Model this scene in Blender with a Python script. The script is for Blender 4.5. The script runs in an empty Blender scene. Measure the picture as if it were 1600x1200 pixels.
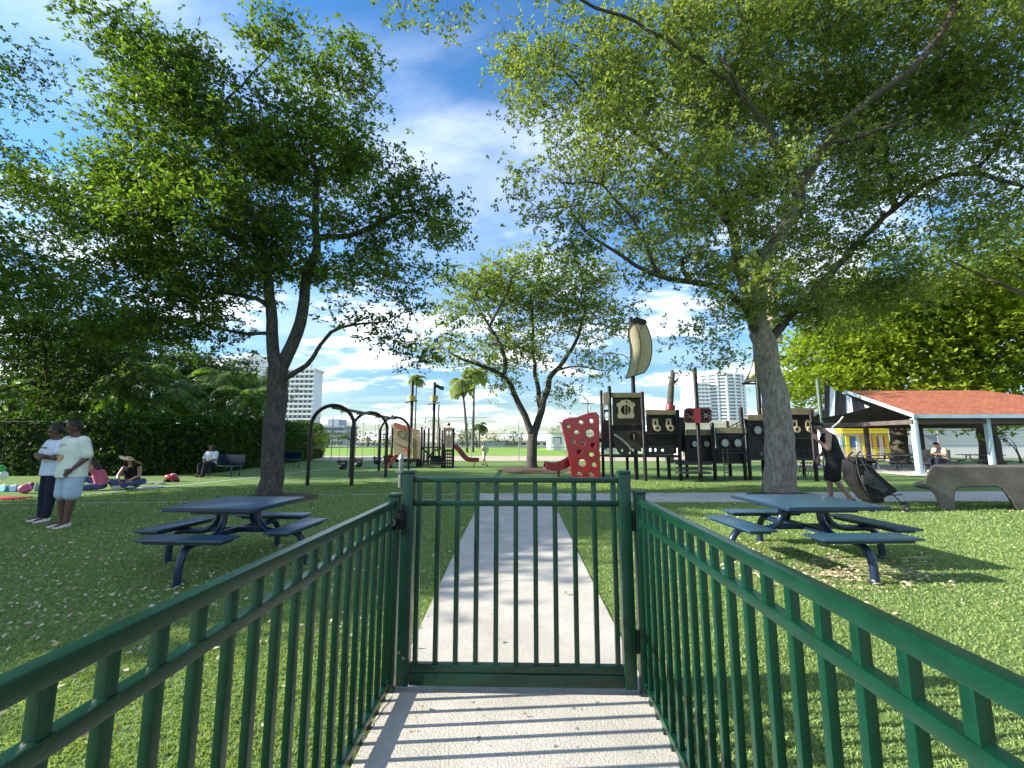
import bpy, bmesh, math, random
import numpy as np
from mathutils import Vector, Matrix, noise
random.seed(7); rng = np.random.default_rng(11)
S = bpy.context.scene; COL = S.collection
R = math.radians; PI = math.pi

# ------------------------------------------------------------------ camera, sun, sky, exposure
F = 680.0; CH = 1.45; TH = math.atan(90 / F); YAW = math.atan(18 * math.cos(TH) / F)
cd = bpy.data.cameras.new('camera'); cam = bpy.data.objects.new('camera', cd); COL.objects.link(cam)
cam.location = (0, 0, CH); cam.rotation_euler = (R(90) + TH, 0, YAW)
cd.sensor_width = 36; cd.lens = F / 1600 * 36; cd.clip_start = 0.05; cd.clip_end = 3000
S.camera = cam
SUN_EL = R(26); SUN_SL = R(5.5)
sd = Vector((math.cos(SUN_EL) * math.cos(SUN_SL), math.cos(SUN_EL) * math.sin(SUN_SL), -math.sin(SUN_EL)))
ld = bpy.data.lights.new('sun', 'SUN'); ld.energy = 5.0; ld.angle = R(0.55); ld.color = (1, .93, .80)
sun = bpy.data.objects.new('sun', ld); COL.objects.link(sun); sun.rotation_euler = sd.to_track_quat('-Z', 'Y').to_euler()
sun.location = (-20, 0, 30)
W = bpy.data.worlds.new('World'); S.world = W; W.use_nodes = True
nt = W.node_tree; nt.nodes.clear(); N = nt.nodes.new; L = nt.links.new
wo = N('ShaderNodeOutputWorld'); bg = N('ShaderNodeBackground'); L(bg.outputs[0], wo.inputs[0])
sky = N('ShaderNodeTexSky'); sky.sky_type = 'NISHITA'; sky.sun_disc = False
sky.sun_elevation = SUN_EL; sky.sun_rotation = math.atan2(-sd.x, -sd.y); sky.air_density = 1.0; sky.dust_density = 0.1; sky.ozone_density = 3.0
hs = N('ShaderNodeHueSaturation'); hs.inputs['Saturation'].default_value = 1.22; hs.inputs['Value'].default_value = 1.35; L(sky.outputs[0], hs.inputs['Color'])
HV = hs.inputs['Value']
tc = N('ShaderNodeTexCoord'); sp = N('ShaderNodeSeparateXYZ'); L(tc.outputs['Generated'], sp.inputs[0])
def wm(op, a, b=None, c=None, clamp=False):
    n = N('ShaderNodeMath'); n.operation = op; n.use_clamp = clamp
    for i, v in enumerate((a, b, c)):
        if v is None: continue
        if isinstance(v, (int, float)): n.inputs[i].default_value = v
        else: L(v, n.inputs[i])
    return n.outputs[0]
vr = N('ShaderNodeMapRange'); vr.inputs[1].default_value = -.02; vr.inputs[2].default_value = .38; vr.inputs[3].default_value = .60; vr.inputs[4].default_value = 1.6; L(sp.outputs[2], vr.inputs[0]); L(vr.outputs[0], HV)
zc = wm('MAXIMUM', sp.outputs[2], 0.0); den = wm('ADD', zc, 0.10)
cx = wm('DIVIDE', sp.outputs[0], den); cy = wm('DIVIDE', sp.outputs[1], den)
zc1 = wm('ADD', zc, .20); cx1 = wm('DIVIDE', sp.outputs[0], zc1); cy1 = wm('DIVIDE', sp.outputs[1], zc1)
def cloud(scale, sx, sy, rot, thr, soft, detail, off, rough=.6, dist=.0, A=None):
    cb = N('ShaderNodeCombineXYZ'); L(A[0] if A else cx, cb.inputs[0]); L(A[1] if A else cy, cb.inputs[1]); cb.inputs[2].default_value = off
    mp = N('ShaderNodeMapping'); mp.inputs['Rotation'].default_value = (0, 0, rot); mp.inputs['Scale'].default_value = (sx, sy, 1); L(cb.outputs[0], mp.inputs[0])
    nz = N('ShaderNodeTexNoise'); nz.inputs['Scale'].default_value = scale; nz.inputs['Detail'].default_value = detail
    nz.inputs['Roughness'].default_value = rough; nz.inputs['Distortion'].default_value = dist; L(mp.outputs[0], nz.inputs['Vector'])
    mr = N('ShaderNodeMapRange'); mr.interpolation_type = 'SMOOTHSTEP'; mr.inputs[1].default_value = thr; mr.inputs[2].default_value = thr + soft; L(nz.outputs[0], mr.inputs[0])
    return mr.outputs[0]
low = N('ShaderNodeMapRange'); low.inputs[1].default_value = .55; low.inputs[2].default_value = .18; L(sp.outputs[2], low.inputs[0])
c1 = wm('MULTIPLY', cloud(1.7, .8, 1.15, 0.3, .475, .13, 10, 5.3, .60, .2, (cx1, cy1)), low.outputs[0])
hiw = N('ShaderNodeMapRange'); hiw.inputs[1].default_value = .40; hiw.inputs[2].default_value = .62; hiw.inputs[3].default_value = .25; hiw.inputs[4].default_value = 1.0; L(sp.outputs[2], hiw.inputs[0])
c2 = wm('MULTIPLY', cloud(.8, .55, 1.25, -.95, .36, .36, 7, 7.7, .55, .5), wm('MULTIPLY', hiw.outputs[0], .72))
cc = wm('MAXIMUM', c1, c2)
hz = N('ShaderNodeMapRange'); hz.inputs[1].default_value = .07; hz.inputs[2].default_value = -.01; hz.inputs[4].default_value = .15; L(sp.outputs[2], hz.inputs[0])
cc = wm('MAXIMUM', cc, hz.outputs[0])
shade = cloud(3.4, .8, 1.15, 0.3, .42, .3, 6, 5.1, .6, .2, (cx1, cy1))
ccol = N('ShaderNodeMixRGB'); ccol.inputs[1].default_value = (12.5, 12.8, 13.4, 1); ccol.inputs[2].default_value = (6.6, 8.0, 10.6, 1); L(shade, ccol.inputs[0])
mx = N('ShaderNodeMixRGB'); L(cc, mx.inputs[0]); L(hs.outputs[0], mx.inputs[1]); L(ccol.outputs[0], mx.inputs[2])
L(mx.outputs[0], bg.inputs[0]); bg.inputs[1].default_value = 0.072
S.view_settings.view_transform = 'Standard'; S.view_settings.look = 'None'; S.view_settings.gamma = 1; S.view_settings.exposure = 1.35
S.cycles.max_bounces = 7; S.cycles.diffuse_bounces = 3; S.cycles.glossy_bounces = 3; S.cycles.transmission_bounces = 4; S.cycles.transparent_max_bounces = 8
S.cycles.use_denoising = True; S.cycles.caustics_reflective = False; S.cycles.caustics_refractive = False

def ray(px, py):
    x = (px - 800) / F; y = -(py - 600) / F
    d = (x, math.cos(TH) - y * math.sin(TH), math.sin(TH) + y * math.cos(TH))
    c, s = math.cos(YAW), math.sin(YAW)
    return (d[0] * c - d[1] * s, d[0] * s + d[1] * c, d[2])
def G(px, py, z=0.):
    d = ray(px, py); t = (z - CH) / d[2]; return Vector((d[0] * t, d[1] * t, z))
def P(px, py, Y):
    d = ray(px, py); t = Y / d[1]; return Vector((d[0] * t, Y, CH + d[2] * t))

# ------------------------------------------------------------------ materials
MT = {}
def mat(name, col, rough=.6, metal=0., var=.18, scale=6., bump=0., bscale=60., col2=None, coat=0., spec=None, stretch=None):
    if name in MT: return MT[name]
    m = bpy.data.materials.new(name); m.use_nodes = True; t = m.node_tree; b = t.nodes['Principled BSDF']
    b.inputs['Roughness'].default_value = rough; b.inputs['Metallic'].default_value = metal
    if coat: b.inputs['Coat Weight'].default_value = coat; b.inputs['Coat Roughness'].default_value = .15
    if spec is not None: b.inputs['Specular IOR Level'].default_value = spec
    c = t.nodes.new('ShaderNodeTexCoord'); src = c.outputs['Object']
    if stretch:
        mp = t.nodes.new('ShaderNodeMapping'); mp.inputs['Scale'].default_value = stretch; t.links.new(src, mp.inputs[0]); src = mp.outputs[0]
    n = t.nodes.new('ShaderNodeTexNoise'); n.inputs['Scale'].default_value = scale; n.inputs['Detail'].default_value = 6; n.inputs['Roughness'].default_value = .65
    t.links.new(src, n.inputs['Vector'])
    r = t.nodes.new('ShaderNodeMapRange'); r.inputs[1].default_value = .3; r.inputs[2].default_value = .7; t.links.new(n.outputs[0], r.inputs[0])
    x = t.nodes.new('ShaderNodeMixRGB'); t.links.new(r.outputs[0], x.inputs[0])
    if col2 is None: a = [v * (1 - var) for v in col]; b2 = [min(1, v * (1 + var)) for v in col]
    else: a = col; b2 = col2
    x.inputs[1].default_value = (*a, 1); x.inputs[2].default_value = (*b2, 1)
    t.links.new(x.outputs[0], b.inputs['Base Color'])
    if bump:
        n2 = t.nodes.new('ShaderNodeTexNoise'); n2.inputs['Scale'].default_value = bscale; n2.inputs['Detail'].default_value = 5; t.links.new(src, n2.inputs['Vector'])
        bp = t.nodes.new('ShaderNodeBump'); bp.inputs['Strength'].default_value = bump; bp.inputs['Distance'].default_value = .02
        t.links.new(n2.outputs[0], bp.inputs['Height']); t.links.new(bp.outputs[0], b.inputs['Normal'])
    MT[name] = m; return m
def leafmat(name, c1, c2, trans=.45, rough=.45):
    m = bpy.data.materials.new(name); m.use_nodes = True; t = m.node_tree; b = t.nodes['Principled BSDF']; o = t.nodes['Material Output']
    at = t.nodes.new('ShaderNodeAttribute'); at.attribute_name = 'tint'
    x = t.nodes.new('ShaderNodeMixRGB'); x.inputs[1].default_value = (*c1, 1); x.inputs[2].default_value = (*c2, 1); t.links.new(at.outputs['Fac'], x.inputs[0])
    t.links.new(x.outputs[0], b.inputs['Base Color']); b.inputs['Roughness'].default_value = max(rough, .55); b.inputs['Specular IOR Level'].default_value = .18
    tr = t.nodes.new('ShaderNodeBsdfTranslucent')
    g = t.nodes.new('ShaderNodeMixRGB'); g.blend_type = 'MULTIPLY'; g.inputs[0].default_value = 1; g.inputs[2].default_value = (1.9, 1.9, .7, 1); t.links.new(x.outputs[0], g.inputs[1]); t.links.new(g.outputs[0], tr.inputs[0])
    ms = t.nodes.new('ShaderNodeMixShader'); ms.inputs[0].default_value = trans; t.links.new(b.outputs[0], ms.inputs[1]); t.links.new(tr.outputs[0], ms.inputs[2]); t.links.new(ms.outputs[0], o.inputs[0])
    return m
def bark(name, a, b, scale=9.):
    m = mat(name, a, .95, 0, .2, scale, 0, col2=b, stretch=(1, 1, .35)); t = m.node_tree; B = t.nodes['Principled BSDF']
    c = t.nodes.new('ShaderNodeTexCoord'); mp = t.nodes.new('ShaderNodeMapping'); mp.inputs['Scale'].default_value = (1, 1, .45); t.links.new(c.outputs['Object'], mp.inputs[0])
    v = t.nodes.new('ShaderNodeTexVoronoi'); v.inputs['Scale'].default_value = 22; v.feature = 'DISTANCE_TO_EDGE'; t.links.new(mp.outputs[0], v.inputs['Vector'])
    n = t.nodes.new('ShaderNodeTexNoise'); n.inputs['Scale'].default_value = 30; n.inputs['Detail'].default_value = 8; t.links.new(mp.outputs[0], n.inputs['Vector'])
    ad = t.nodes.new('ShaderNodeMath'); ad.operation = 'MULTIPLY_ADD'; ad.inputs[1].default_value = 1.2; t.links.new(v.outputs[0], ad.inputs[0]); t.links.new(n.outputs[0], ad.inputs[2])
    bp = t.nodes.new('ShaderNodeBump'); bp.inputs['Strength'].default_value = 1.; bp.inputs['Distance'].default_value = .05
    t.links.new(ad.outputs[0], bp.inputs['Height']); t.links.new(bp.outputs[0], B.inputs['Normal']); return m

green = mat('green_powder_coat', (.0016, .031, .017), .27, 0, .28, 9, .12, 260, spec=.45)
black_m = mat('black_metal', (.004, .004, .005), .5, 0, .3, 20, spec=.3)
steel = mat('steel', (.22, .23, .235), .4, .8, .1, 30)
navy = mat('navy_coat', (.007, .020, .055), .35, 0, .25, 30)
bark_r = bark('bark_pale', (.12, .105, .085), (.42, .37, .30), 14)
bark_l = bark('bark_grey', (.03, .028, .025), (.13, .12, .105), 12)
bark_d = bark('bark_dark', (.045, .035, .025), (.13, .105, .08), 12)
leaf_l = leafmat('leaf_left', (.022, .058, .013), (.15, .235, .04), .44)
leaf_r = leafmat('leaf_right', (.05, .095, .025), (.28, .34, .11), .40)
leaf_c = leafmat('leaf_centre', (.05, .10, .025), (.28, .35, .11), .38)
leaf_d = leafmat('leaf_dark', (.012, .035, .008), (.06, .11, .02), .4)
leaf_b = leafmat('leaf_bright', (.07, .14, .012), (.34, .42, .045), .5)
leaf_h = leafmat('leaf_hedge', (.02, .055, .012), (.075, .15, .03), .3)
leaf_f = leafmat('leaf_far', (.05, .085, .03), (.13, .17, .07), .3)
leaf_p = leafmat('leaf_palm', (.025, .07, .015), (.13, .22, .04), .4)
leaf_pf = leafmat('leaf_palm_far', (.09, .15, .03), (.24, .27, .08), .35)

# ------------------------------------------------------------------ object helpers
OFF = {}
def tagp(o, label=None, cat=None, group=None, kind=None):
    if label: o['label'] = label
    if cat: o['category'] = cat
    if group: o['group'] = group
    if kind: o['kind'] = kind
    return o
def thing(name, label, cat, loc=(0, 0, 0), rz=0., group=None):
    o = bpy.data.objects.new(name, None); COL.objects.link(o); o.empty_display_size = .2
    o.location = loc; o.rotation_euler = (0, 0, rz); OFF[o] = Vector(loc); return tagp(o, label, cat, group)
class MB:
    def __init__(s): s.v = []; s.f = []
    def add(s, v, f): n = len(s.v); s.v += [tuple(p) for p in v]; s.f += [tuple(i + n for i in q) for q in f]; return s
    def box(s, a, b, M=None):
        x0, y0, z0 = a; x1, y1, z1 = b
        v = [(x, y, z) for z in (z0, z1) for y in (y0, y1) for x in (x0, x1)]
        if M is not None: v = [M @ Vector(p) for p in v]
        return s.add(v, [(0, 2, 3, 1), (4, 5, 7, 6), (0, 1, 5, 4), (2, 6, 7, 3), (0, 4, 6, 2), (1, 3, 7, 5)])
    def bevbox(s, a, b, e=.004, M=None):
        bm = bmesh.new(); bmesh.ops.create_cube(bm, size=1)
        for q in bm.verts: q.co = Vector([(a[i] + b[i]) / 2 + q.co[i] * (b[i] - a[i]) for i in range(3)])
        bmesh.ops.bevel(bm, geom=bm.edges[:], offset=e, segments=2, affect='EDGES', profile=.6)
        v = [(M @ q.co if M is not None else q.co.copy()) for q in bm.verts]; bm.verts.index_update()
        f = [[q.index for q in fa.verts] for fa in bm.faces]; bm.free(); return s.add(v, f)
    def tube(s, pts, rad, n=10, cap=True):
        pts = [Vector(p) for p in pts]; k = len(pts)
        if isinstance(rad, (int, float)): rad = [rad] * k
        up = None; v = []
        for i, p in enumerate(pts):
            t = (pts[min(i + 1, k - 1)] - pts[max(i - 1, 0)]).normalized()
            if up is None:
                up = Vector((0, 0, 1)) if abs(t.z) < .9 else Vector((1, 0, 0))
            a = t.cross(up)
            if a.length < 1e-4: a = t.orthogonal()
            a.normalize(); b = a.cross(t).normalized(); up = b
            for j in range(n):
                w = 2 * PI * j / n; v.append(p + (a * math.cos(w) + b * math.sin(w)) * rad[i])
        f = [(i * n + j, i * n + (j + 1) % n, (i + 1) * n + (j + 1) % n, (i + 1) * n + j) for i in range(k - 1) for j in range(n)]
        if cap: f += [tuple(range(n - 1, -1, -1)), tuple((k - 1) * n + j for j in range(n))]
        return s.add(v, f)
    def ell(s, c, r, n=14, m=9, rot=None):
        v = []
        for i in range(m + 1):
            a = PI * i / m
            for j in range(n):
                w = 2 * PI * j / n; q = Vector((math.sin(a) * math.cos(w) * r[0], math.sin(a) * math.sin(w) * r[1], math.cos(a) * r[2]))
                if rot is not None: q = rot @ q
                v.append(Vector(c) + q)
        f = [(i * n + j, (i + 1) * n + j, (i + 1) * n + (j + 1) % n, i * n + (j + 1) % n) for i in range(m) for j in range(n)]
        return s.add(v, f)
    def prism(s, pts, d):      # pts list of Vector (planar polygon), d extrusion vector
        n = len(pts); d = Vector(d); v = [Vector(p) for p in pts] + [Vector(p) + d for p in pts]
        return s.add(v, [tuple(range(n - 1, -1, -1)), tuple(range(n, 2 * n))] + [(i, (i + 1) % n, n + (i + 1) % n, n + i) for i in range(n)])
    def ring(s, c, r0, r1, d, n=28, axis='y', rz=None):   # flat annulus with depth d along axis y (seen from front)
        v = []
        for rr, dd in ((r0, 0), (r1, 0), (r1, d), (r0, d)):
            for j in range(n):
                w = 2 * PI * j / n; v.append((c[0] + rr * math.cos(w), c[1] + dd, c[2] + rr * math.sin(w)))
        f = [(q * n + j, q * n + (j + 1) % n, ((q + 1) % 4) * n + (j + 1) % n, ((q + 1) % 4) * n + j) for q in range(4) for j in range(n)]
        return s.add(v, f)
    def disc(s, c, r, d, n=24):
        return s.prism([Vector((c[0] + r * math.cos(2 * PI * j / n), c[1], c[2] + r * math.sin(2 * PI * j / n))) for j in range(n)], (0, d, 0))
    def build(s, name, m, parent=None, smooth=False, local=False, label=None):
        o0 = Vector((0, 0, 0))
        if parent is not None and not local: o0 = OFF.get(parent, o0)
        me = bpy.data.meshes.new(name); me.from_pydata([(p[0] - o0.x, p[1] - o0.y, p[2] - o0.z) for p in s.v], [], s.f); me.update()
        bm = bmesh.new(); bm.from_mesh(me); bmesh.ops.recalc_face_normals(bm, faces=bm.faces[:]); bm.to_mesh(me); bm.free()
        if smooth:
            me.polygons.foreach_set('use_smooth', [True] * len(me.polygons))
            try: me.set_sharp_from_angle(angle=R(42))
            except Exception: pass
        me.materials.append(m); o = bpy.data.objects.new(name, me); COL.objects.link(o)
        if parent is not None: o.parent = parent; OFF[o] = o0
        if label: o['label'] = label
        return o
def copy_tree(o, parent=None):
    c = o.copy(); COL.objects.link(c)
    if parent is not None: c.parent = parent; c.matrix_parent_inverse = o.matrix_parent_inverse.copy()
    for ch in list(o.children): copy_tree(ch, c)
    return c
def arc(c, r, a0, a1, n, plane='xz', y=0.):
    out = []
    for i in range(n + 1):
        w = a0 + (a1 - a0) * i / n
        out.append(Vector((c[0] + r * math.cos(w), c[1], c[2] + r * math.sin(w))))
    return out
def crom(pts, step=.25):
    pts = [Vector(p) for p in pts]
    if len(pts) < 3:
        n = max(2, int((pts[1] - pts[0]).length / step)); return [pts[0].lerp(pts[1], i / n) for i in range(n + 1)]
    q = [pts[0] * 2 - pts[1]] + pts + [pts[-1] * 2 - pts[-2]]; out = []
    for i in range(1, len(q) - 2):
        a, b, c, d = q[i - 1:i + 3]; n = max(2, int((c - b).length / step))
        for k in range(n):
            t = k / n; out.append(.5 * ((2 * b) + (c - a) * t + (2 * a - 5 * b + 4 * c - d) * t * t + (3 * b - a - 3 * c + d) * t ** 3))
    out.append(pts[-1]); return out

# ------------------------------------------------------------------ foliage
def quadmesh(name, V, nf, m, tint=None, parent=None, off=None, tri=False):
    k = 3 if tri else 4; me = bpy.data.meshes.new(name)
    if off is not None: V = V - np.array(off)
    me.vertices.add(nf * k); me.vertices.foreach_set('co', V.astype(np.float32).ravel())
    me.loops.add(nf * k); me.loops.foreach_set('vertex_index', np.arange(nf * k, dtype=np.int32))
    me.polygons.add(nf); me.polygons.foreach_set('loop_start', np.arange(0, nf * k, k, dtype=np.int32))
    me.update(calc_edges=True)
    if tint is not None:
        a = me.attributes.new('tint', 'FLOAT', 'FACE'); a.data.foreach_set('value', tint.astype(np.float32))
    me.materials.append(m); o = bpy.data.objects.new(name, me); COL.objects.link(o)
    if parent is not None: o.parent = parent
    return o
def sprigs(C, nper, Lf, wf, up=.2, spread=.6, tc=None):
    """C (n,3) sprig centres -> leaf quads radiating from each"""
    n = len(C); K = n * nper; base = np.repeat(C, nper, 0)
    az = rng.uniform(0, 2 * PI, K); el = rng.normal(up, spread, K)
    d = np.stack([np.cos(az) * np.cos(el), np.sin(az) * np.cos(el), np.sin(el)], 1)
    rnd = rng.normal(0, 1, (K, 3)); rnd[:, 2] *= .35
    side = np.cross(d, np.array([0, 0, 1.]) + rnd * .7); side /= np.linalg.norm(side, axis=1, keepdims=True) + 1e-6
    Ls = (Lf * rng.uniform(.65, 1.25, K))[:, None]; ws = Ls * wf
    nrm = np.cross(side, d)
    b0 = base + d * Ls * .08; mid = base + d * Ls * .58 + nrm * Ls * .05; tip = base + d * Ls - np.array([0, 0, 1.]) * Ls * .06
    V = np.stack([b0, mid + side * ws * .5, tip, mid - side * ws * .5], 1).reshape(-1, 3)
    t = np.repeat(rng.uniform(0, 1, n) * .6 if tc is None else tc, nper) + rng.uniform(0, .4, K)
    return V, K, np.clip(t, 0, 1)
def ellpts(els, dens, thr=.0, nsc=.55, shell=.0, seed=0.):
    """els: (px,py,rx_px,ry_px,Y,rY) -> cluster centres, dens per m3"""
    out = []
    for e in els:
        px, py, rx, ry, Y, rY = e[:6]; k = e[6] if len(e) > 6 else 1.
        c = P(px, py, Y); sc = Y / F * 1.0
        r = np.array([rx * sc * 1.02, rY, ry * sc * 1.0]); vol = 4 / 3 * PI * r.prod()
        n = max(3, int(vol * dens * k)); q = rng.normal(0, 1, (n, 3)); q /= np.linalg.norm(q, axis=1, keepdims=True)
        rad = rng.uniform(shell, 1, n) ** (1 / 2.6); q = q * rad[:, None] * r + np.array(c)
        for p in q:
            if noise.noise(Vector((p[0] * nsc + seed, p[1] * nsc, p[2] * nsc * 1.4))) > thr and p[2] > 1.2: out.append(p)
    return np.array(out)
class Tree:
    def __init__(s): s.pos = []; s.par = []; s.rad = []
    def limb(s, pts, r0, r1, jit=.03, first=False):
        cp = crom(pts, .3); n = len(cp)
        if first or not s.pos: idx = -1
        else:
            A = np.array(s.pos); idx = int(np.argmin(((A - np.array(cp[0])) ** 2).sum(1))); cp = cp[1:]
        for i, p in enumerate(cp):
            t = i / max(1, n - 1); j = Vector((noise.noise(p * 1.3), noise.noise(p * 1.3 + Vector((9, 3, 1))), 0)) * jit * 4 if i else Vector((0, 0, 0))
            s.pos.append(tuple(p + j)); s.par.append(idx); s.rad.append(r0 + (r1 - r0) * t); idx = len(s.pos) - 1
    def grow(s, C, rmin=.006, seg=.55):
        A = np.array(s.pos); nm = len(A)
        D = np.array([((A - c) ** 2).sum(1).min() for c in C]); order = np.argsort(D)
        buf = np.zeros((len(A) + len(C) * 14, 3)); buf[:nm] = A; cnt = nm
        for ci in order:
            c = C[ci]; B = buf[:cnt]; dv = c - B; dist = np.sqrt((dv ** 2).sum(1)); cost = dist + np.where(dv[:, 2] < 0, -dv[:, 2] * .7, 0) + (np.arange(cnt) < nm) * 0
            i = int(np.argmin(cost)); d = dist[i]
            if d < .12: continue
            k = min(12, max(1, int(d / seg))); a = B[i].copy(); bow = rng.normal(0, .09 * d, 3); bow[2] += .10 * d; par = i
            for q in range(1, k + 1):
                t = q / k; p = a + (c - a) * t + bow * math.sin(PI * t) + rng.normal(0, .04, 3) * (q < k)
                buf[cnt] = p; s.pos.append(tuple(p)); s.par.append(par); s.rad.append(None); par = cnt; cnt += 1
        n = len(s.pos); w = np.zeros(n); ch = [[] for _ in range(n)]
        for i in range(n):
            if s.par[i] >= 0: ch[s.par[i]].append(i)
        for i in range(n - 1, -1, -1):
            if not ch[i]: w[i] = 1
            if s.par[i] >= 0: w[s.par[i]] += w[i]
        s.ch = ch
        for i in range(n):
            if s.rad[i] is None:
                r = rmin * w[i] ** .52; p = s.rad[s.par[i]]; s.rad[i] = min(r, p * .9) if p else r
    def mesh(s, name, m, parent, off, minr=0., maxr=99., split=None):
        mb = MB(); MI = []; used = set(); st = [i for i in range(len(s.pos)) if s.par[i] < 0]; starts = [(i, None) for i in st]
        while starts:
            i, p = starts.pop(); chain = ([p] if p is not None else []) + [i]
            rr = [min(s.rad[p], s.rad[i] * 1.25)] + [s.rad[i]] if p is not None else [s.rad[i]]
            while s.ch[i]:
                c = sorted(s.ch[i], key=lambda q: -s.rad[q])
                for q in c[1:]:
                    starts.append((q, i))
                i = c[0]; chain.append(i); rr.append(s.rad[i])
            if len(chain) < 2 or max(rr) < minr or max(rr) >= maxr: continue
            r = max(rr); n0 = len(mb.f); ns_ = 18 if r > .25 else 12 if r > .12 else 7 if r > .05 else 4 if r > .012 else 3; MI += [0 if rr[k_ // ns_] > .17 or (m is not bark_r and rr[k_ // ns_] > .05) else 1 for k_ in range((len(chain) - 1) * ns_)] + [1, 1]; mb.tube([s.pos[q] for q in chain], rr, 18 if r > .25 else 12 if r > .12 else 7 if r > .05 else 4 if r > .012 else 3)
        o0 = OFF.get(parent, Vector((0, 0, 0)))
        me = bpy.data.meshes.new(name); me.from_pydata([(v[0] - o0.x, v[1] - o0.y, v[2] - o0.z) for v in mb.v], [], mb.f); me.update()
        me.polygons.foreach_set('use_smooth', [True] * len(me.polygons)); me.materials.append(m); me.materials.append(bark_d); me.polygons.foreach_set('material_index', MI)
        o = bpy.data.objects.new(name, me); COL.objects.link(o); o.parent = parent; return o
def make_tree(name, label, cat, base, limbs, C, lm, bm_, nsp=12, nper=6, Lf=.12, wf=.5, cr=.38, up=.15, spread=.6, flat=.6, group=None, roots=True, rmin=.006, r_br=None):
    t = thing(name, label, cat, base, group=group); T = Tree()
    for i, l in enumerate(limbs): T.limb(l[0], l[1], l[2], first=(i == 0), jit=.03 if l[1] > .06 else .05)
    if roots:   # root flare
        z0 = Vector(base).z
        for i in range(len(T.pos)):
            h = T.pos[i][2] - z0
            if h < .7 and T.rad[i] and T.rad[i] > .1: T.rad[i] *= 1 + .38 * math.exp(-max(0, h + .1) / .16)
    T.grow(C, rmin=rmin); T.mesh('trunk', bm_, t, base)
    n = len(C); q = np.repeat(C, nsp, 0) + rng.normal(0, 1, (n * nsp, 3)) * np.array([cr, cr, cr * flat])
    cc0 = np.repeat(C, nsp, 0); sd_ = rng.normal(0, 1, q.shape); sd_ /= np.linalg.norm(sd_, axis=1, keepdims=True); w_ = sd_ * rmin * .55; mid_ = (cc0 + q) / 2 + rng.normal(0, .03, q.shape)
    TV = np.stack([cc0 - w_, cc0 + w_, mid_ + w_ * .8, mid_ - w_ * .8, mid_ - w_ * .8, mid_ + w_ * .8, q + w_ * .4, q - w_ * .4], 1).reshape(-1, 3); quadmesh('twigs', TV, len(q) * 2, bark_d, None, t, base)
    tcl = np.array([noise.noise(Vector(c) * .5) for c in C]) * .35 + .3 + rng.uniform(-.12, .12, n)
    V, K, ti = sprigs(q, nper, Lf, wf, up, spread, np.repeat(tcl, nsp) + rng.uniform(-.15, .15, n * nsp))
    quadmesh('crown', V, K, lm, ti, t, base); return t
# ------------------------------------------------------------------ the setting: ground, paths, lines, field
def sheet(name, pts, z, m, kind='structure', thick=0.):
    mb = MB()
    if thick: mb.prism([Vector((p[0], p[1], z)) for p in pts], (0, 0, -thick))
    else: mb.add([(p[0], p[1], z) for p in pts], [tuple(range(len(pts)))])
    return tagp(mb.build(name, m), kind=kind)
def groundmat(name, a, b, c, patch=.35, fine=90., bump=.8, rough=.95):
    m = bpy.data.materials.new(name); m.use_nodes = True; t = m.node_tree; B = t.nodes['Principled BSDF']; B.inputs['Roughness'].default_value = rough; B.inputs['Specular IOR Level'].default_value = .2
    g = t.nodes.new('ShaderNodeTexCoord').outputs['Object']
    def nz(s, d=6): n = t.nodes.new('ShaderNodeTexNoise'); n.inputs['Scale'].default_value = s; n.inputs['Detail'].default_value = d; n.inputs['Roughness'].default_value = .7; t.links.new(g, n.inputs['Vector']); return n.outputs[0]
    def mr(v, lo, hi): r = t.nodes.new('ShaderNodeMapRange'); r.inputs[1].default_value = lo; r.inputs[2].default_value = hi; t.links.new(v, r.inputs[0]); return r.outputs[0]
    def mix(f, p, q):
        x = t.nodes.new('ShaderNodeMixRGB'); t.links.new(f, x.inputs[0])
        for i, v in ((1, p), (2, q)):
            if isinstance(v, tuple): x.inputs[i].default_value = (*v, 1)
            else: t.links.new(v, x.inputs[i])
        return x.outputs[0]
    col = mix(mr(nz(patch), .35, .65), a, b); col = mix(mr(nz(fine, 3), .45, .8), col, c); t.links.new(col, B.inputs['Base Color'])
    bp = t.nodes.new('ShaderNodeBump'); bp.inputs['Strength'].default_value = bump; bp.inputs['Distance'].default_value = .02; t.links.new(nz(fine * .8, 4), bp.inputs['Height']); t.links.new(bp.outputs[0], B.inputs['Normal'])
    return m
turf = groundmat('turf', (.085, .165, .04), (.125, .21, .055), (.24, .31, .11), .5, 55., 1.)
field_m = groundmat('field_grass', (.13, .26, .03), (.20, .31, .05), (.24, .34, .08), .12, 8., .3)
far_m = groundmat('far_ground', (.09, .14, .05), (.14, .16, .08), (.2, .2, .12), .05, 3., .2)
conc = groundmat('concrete', (.44, .415, .365), (.60, .57, .50), (.30, .28, .25), 1.6, 95., .6, .85)
clay = groundmat('clay', (.36, .30, .22), (.44, .38, .30), (.5, .44, .36), .2, 20., .3)
mulch_m = groundmat('mulch', (.05, .035, .022), (.10, .07, .045), (.16, .12, .08), 3., 45., 1.)
tagp(MB().add([(-900, -300, 0), (900, -300, 0), (900, 1800, 0), (-900, 1800, 0)], [(0, 1, 2, 3)]).build('ground', turf), kind='structure')
sheet('clay_strip', [(-60, 33.5), (30, 33.5), (34, 46), (-70, 46)], .004, clay)
sheet('sports_field', [(-70, 45), (40, 45), (60, 122), (-110, 122)], .008, field_m)
sheet('far_lawn', [(-800, 122), (800, 122), (800, 1700), (-800, 1700)], .004, far_m)
sheet('far_lawn', [(30, 33.5), (200, 33.5), (200, 122), (60, 122), (40, 45)], .012, far_m)
sheet('far_lawn', [(-200, 46), (-70, 46), (-110, 122), (-200, 122)], .012, far_m)
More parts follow.
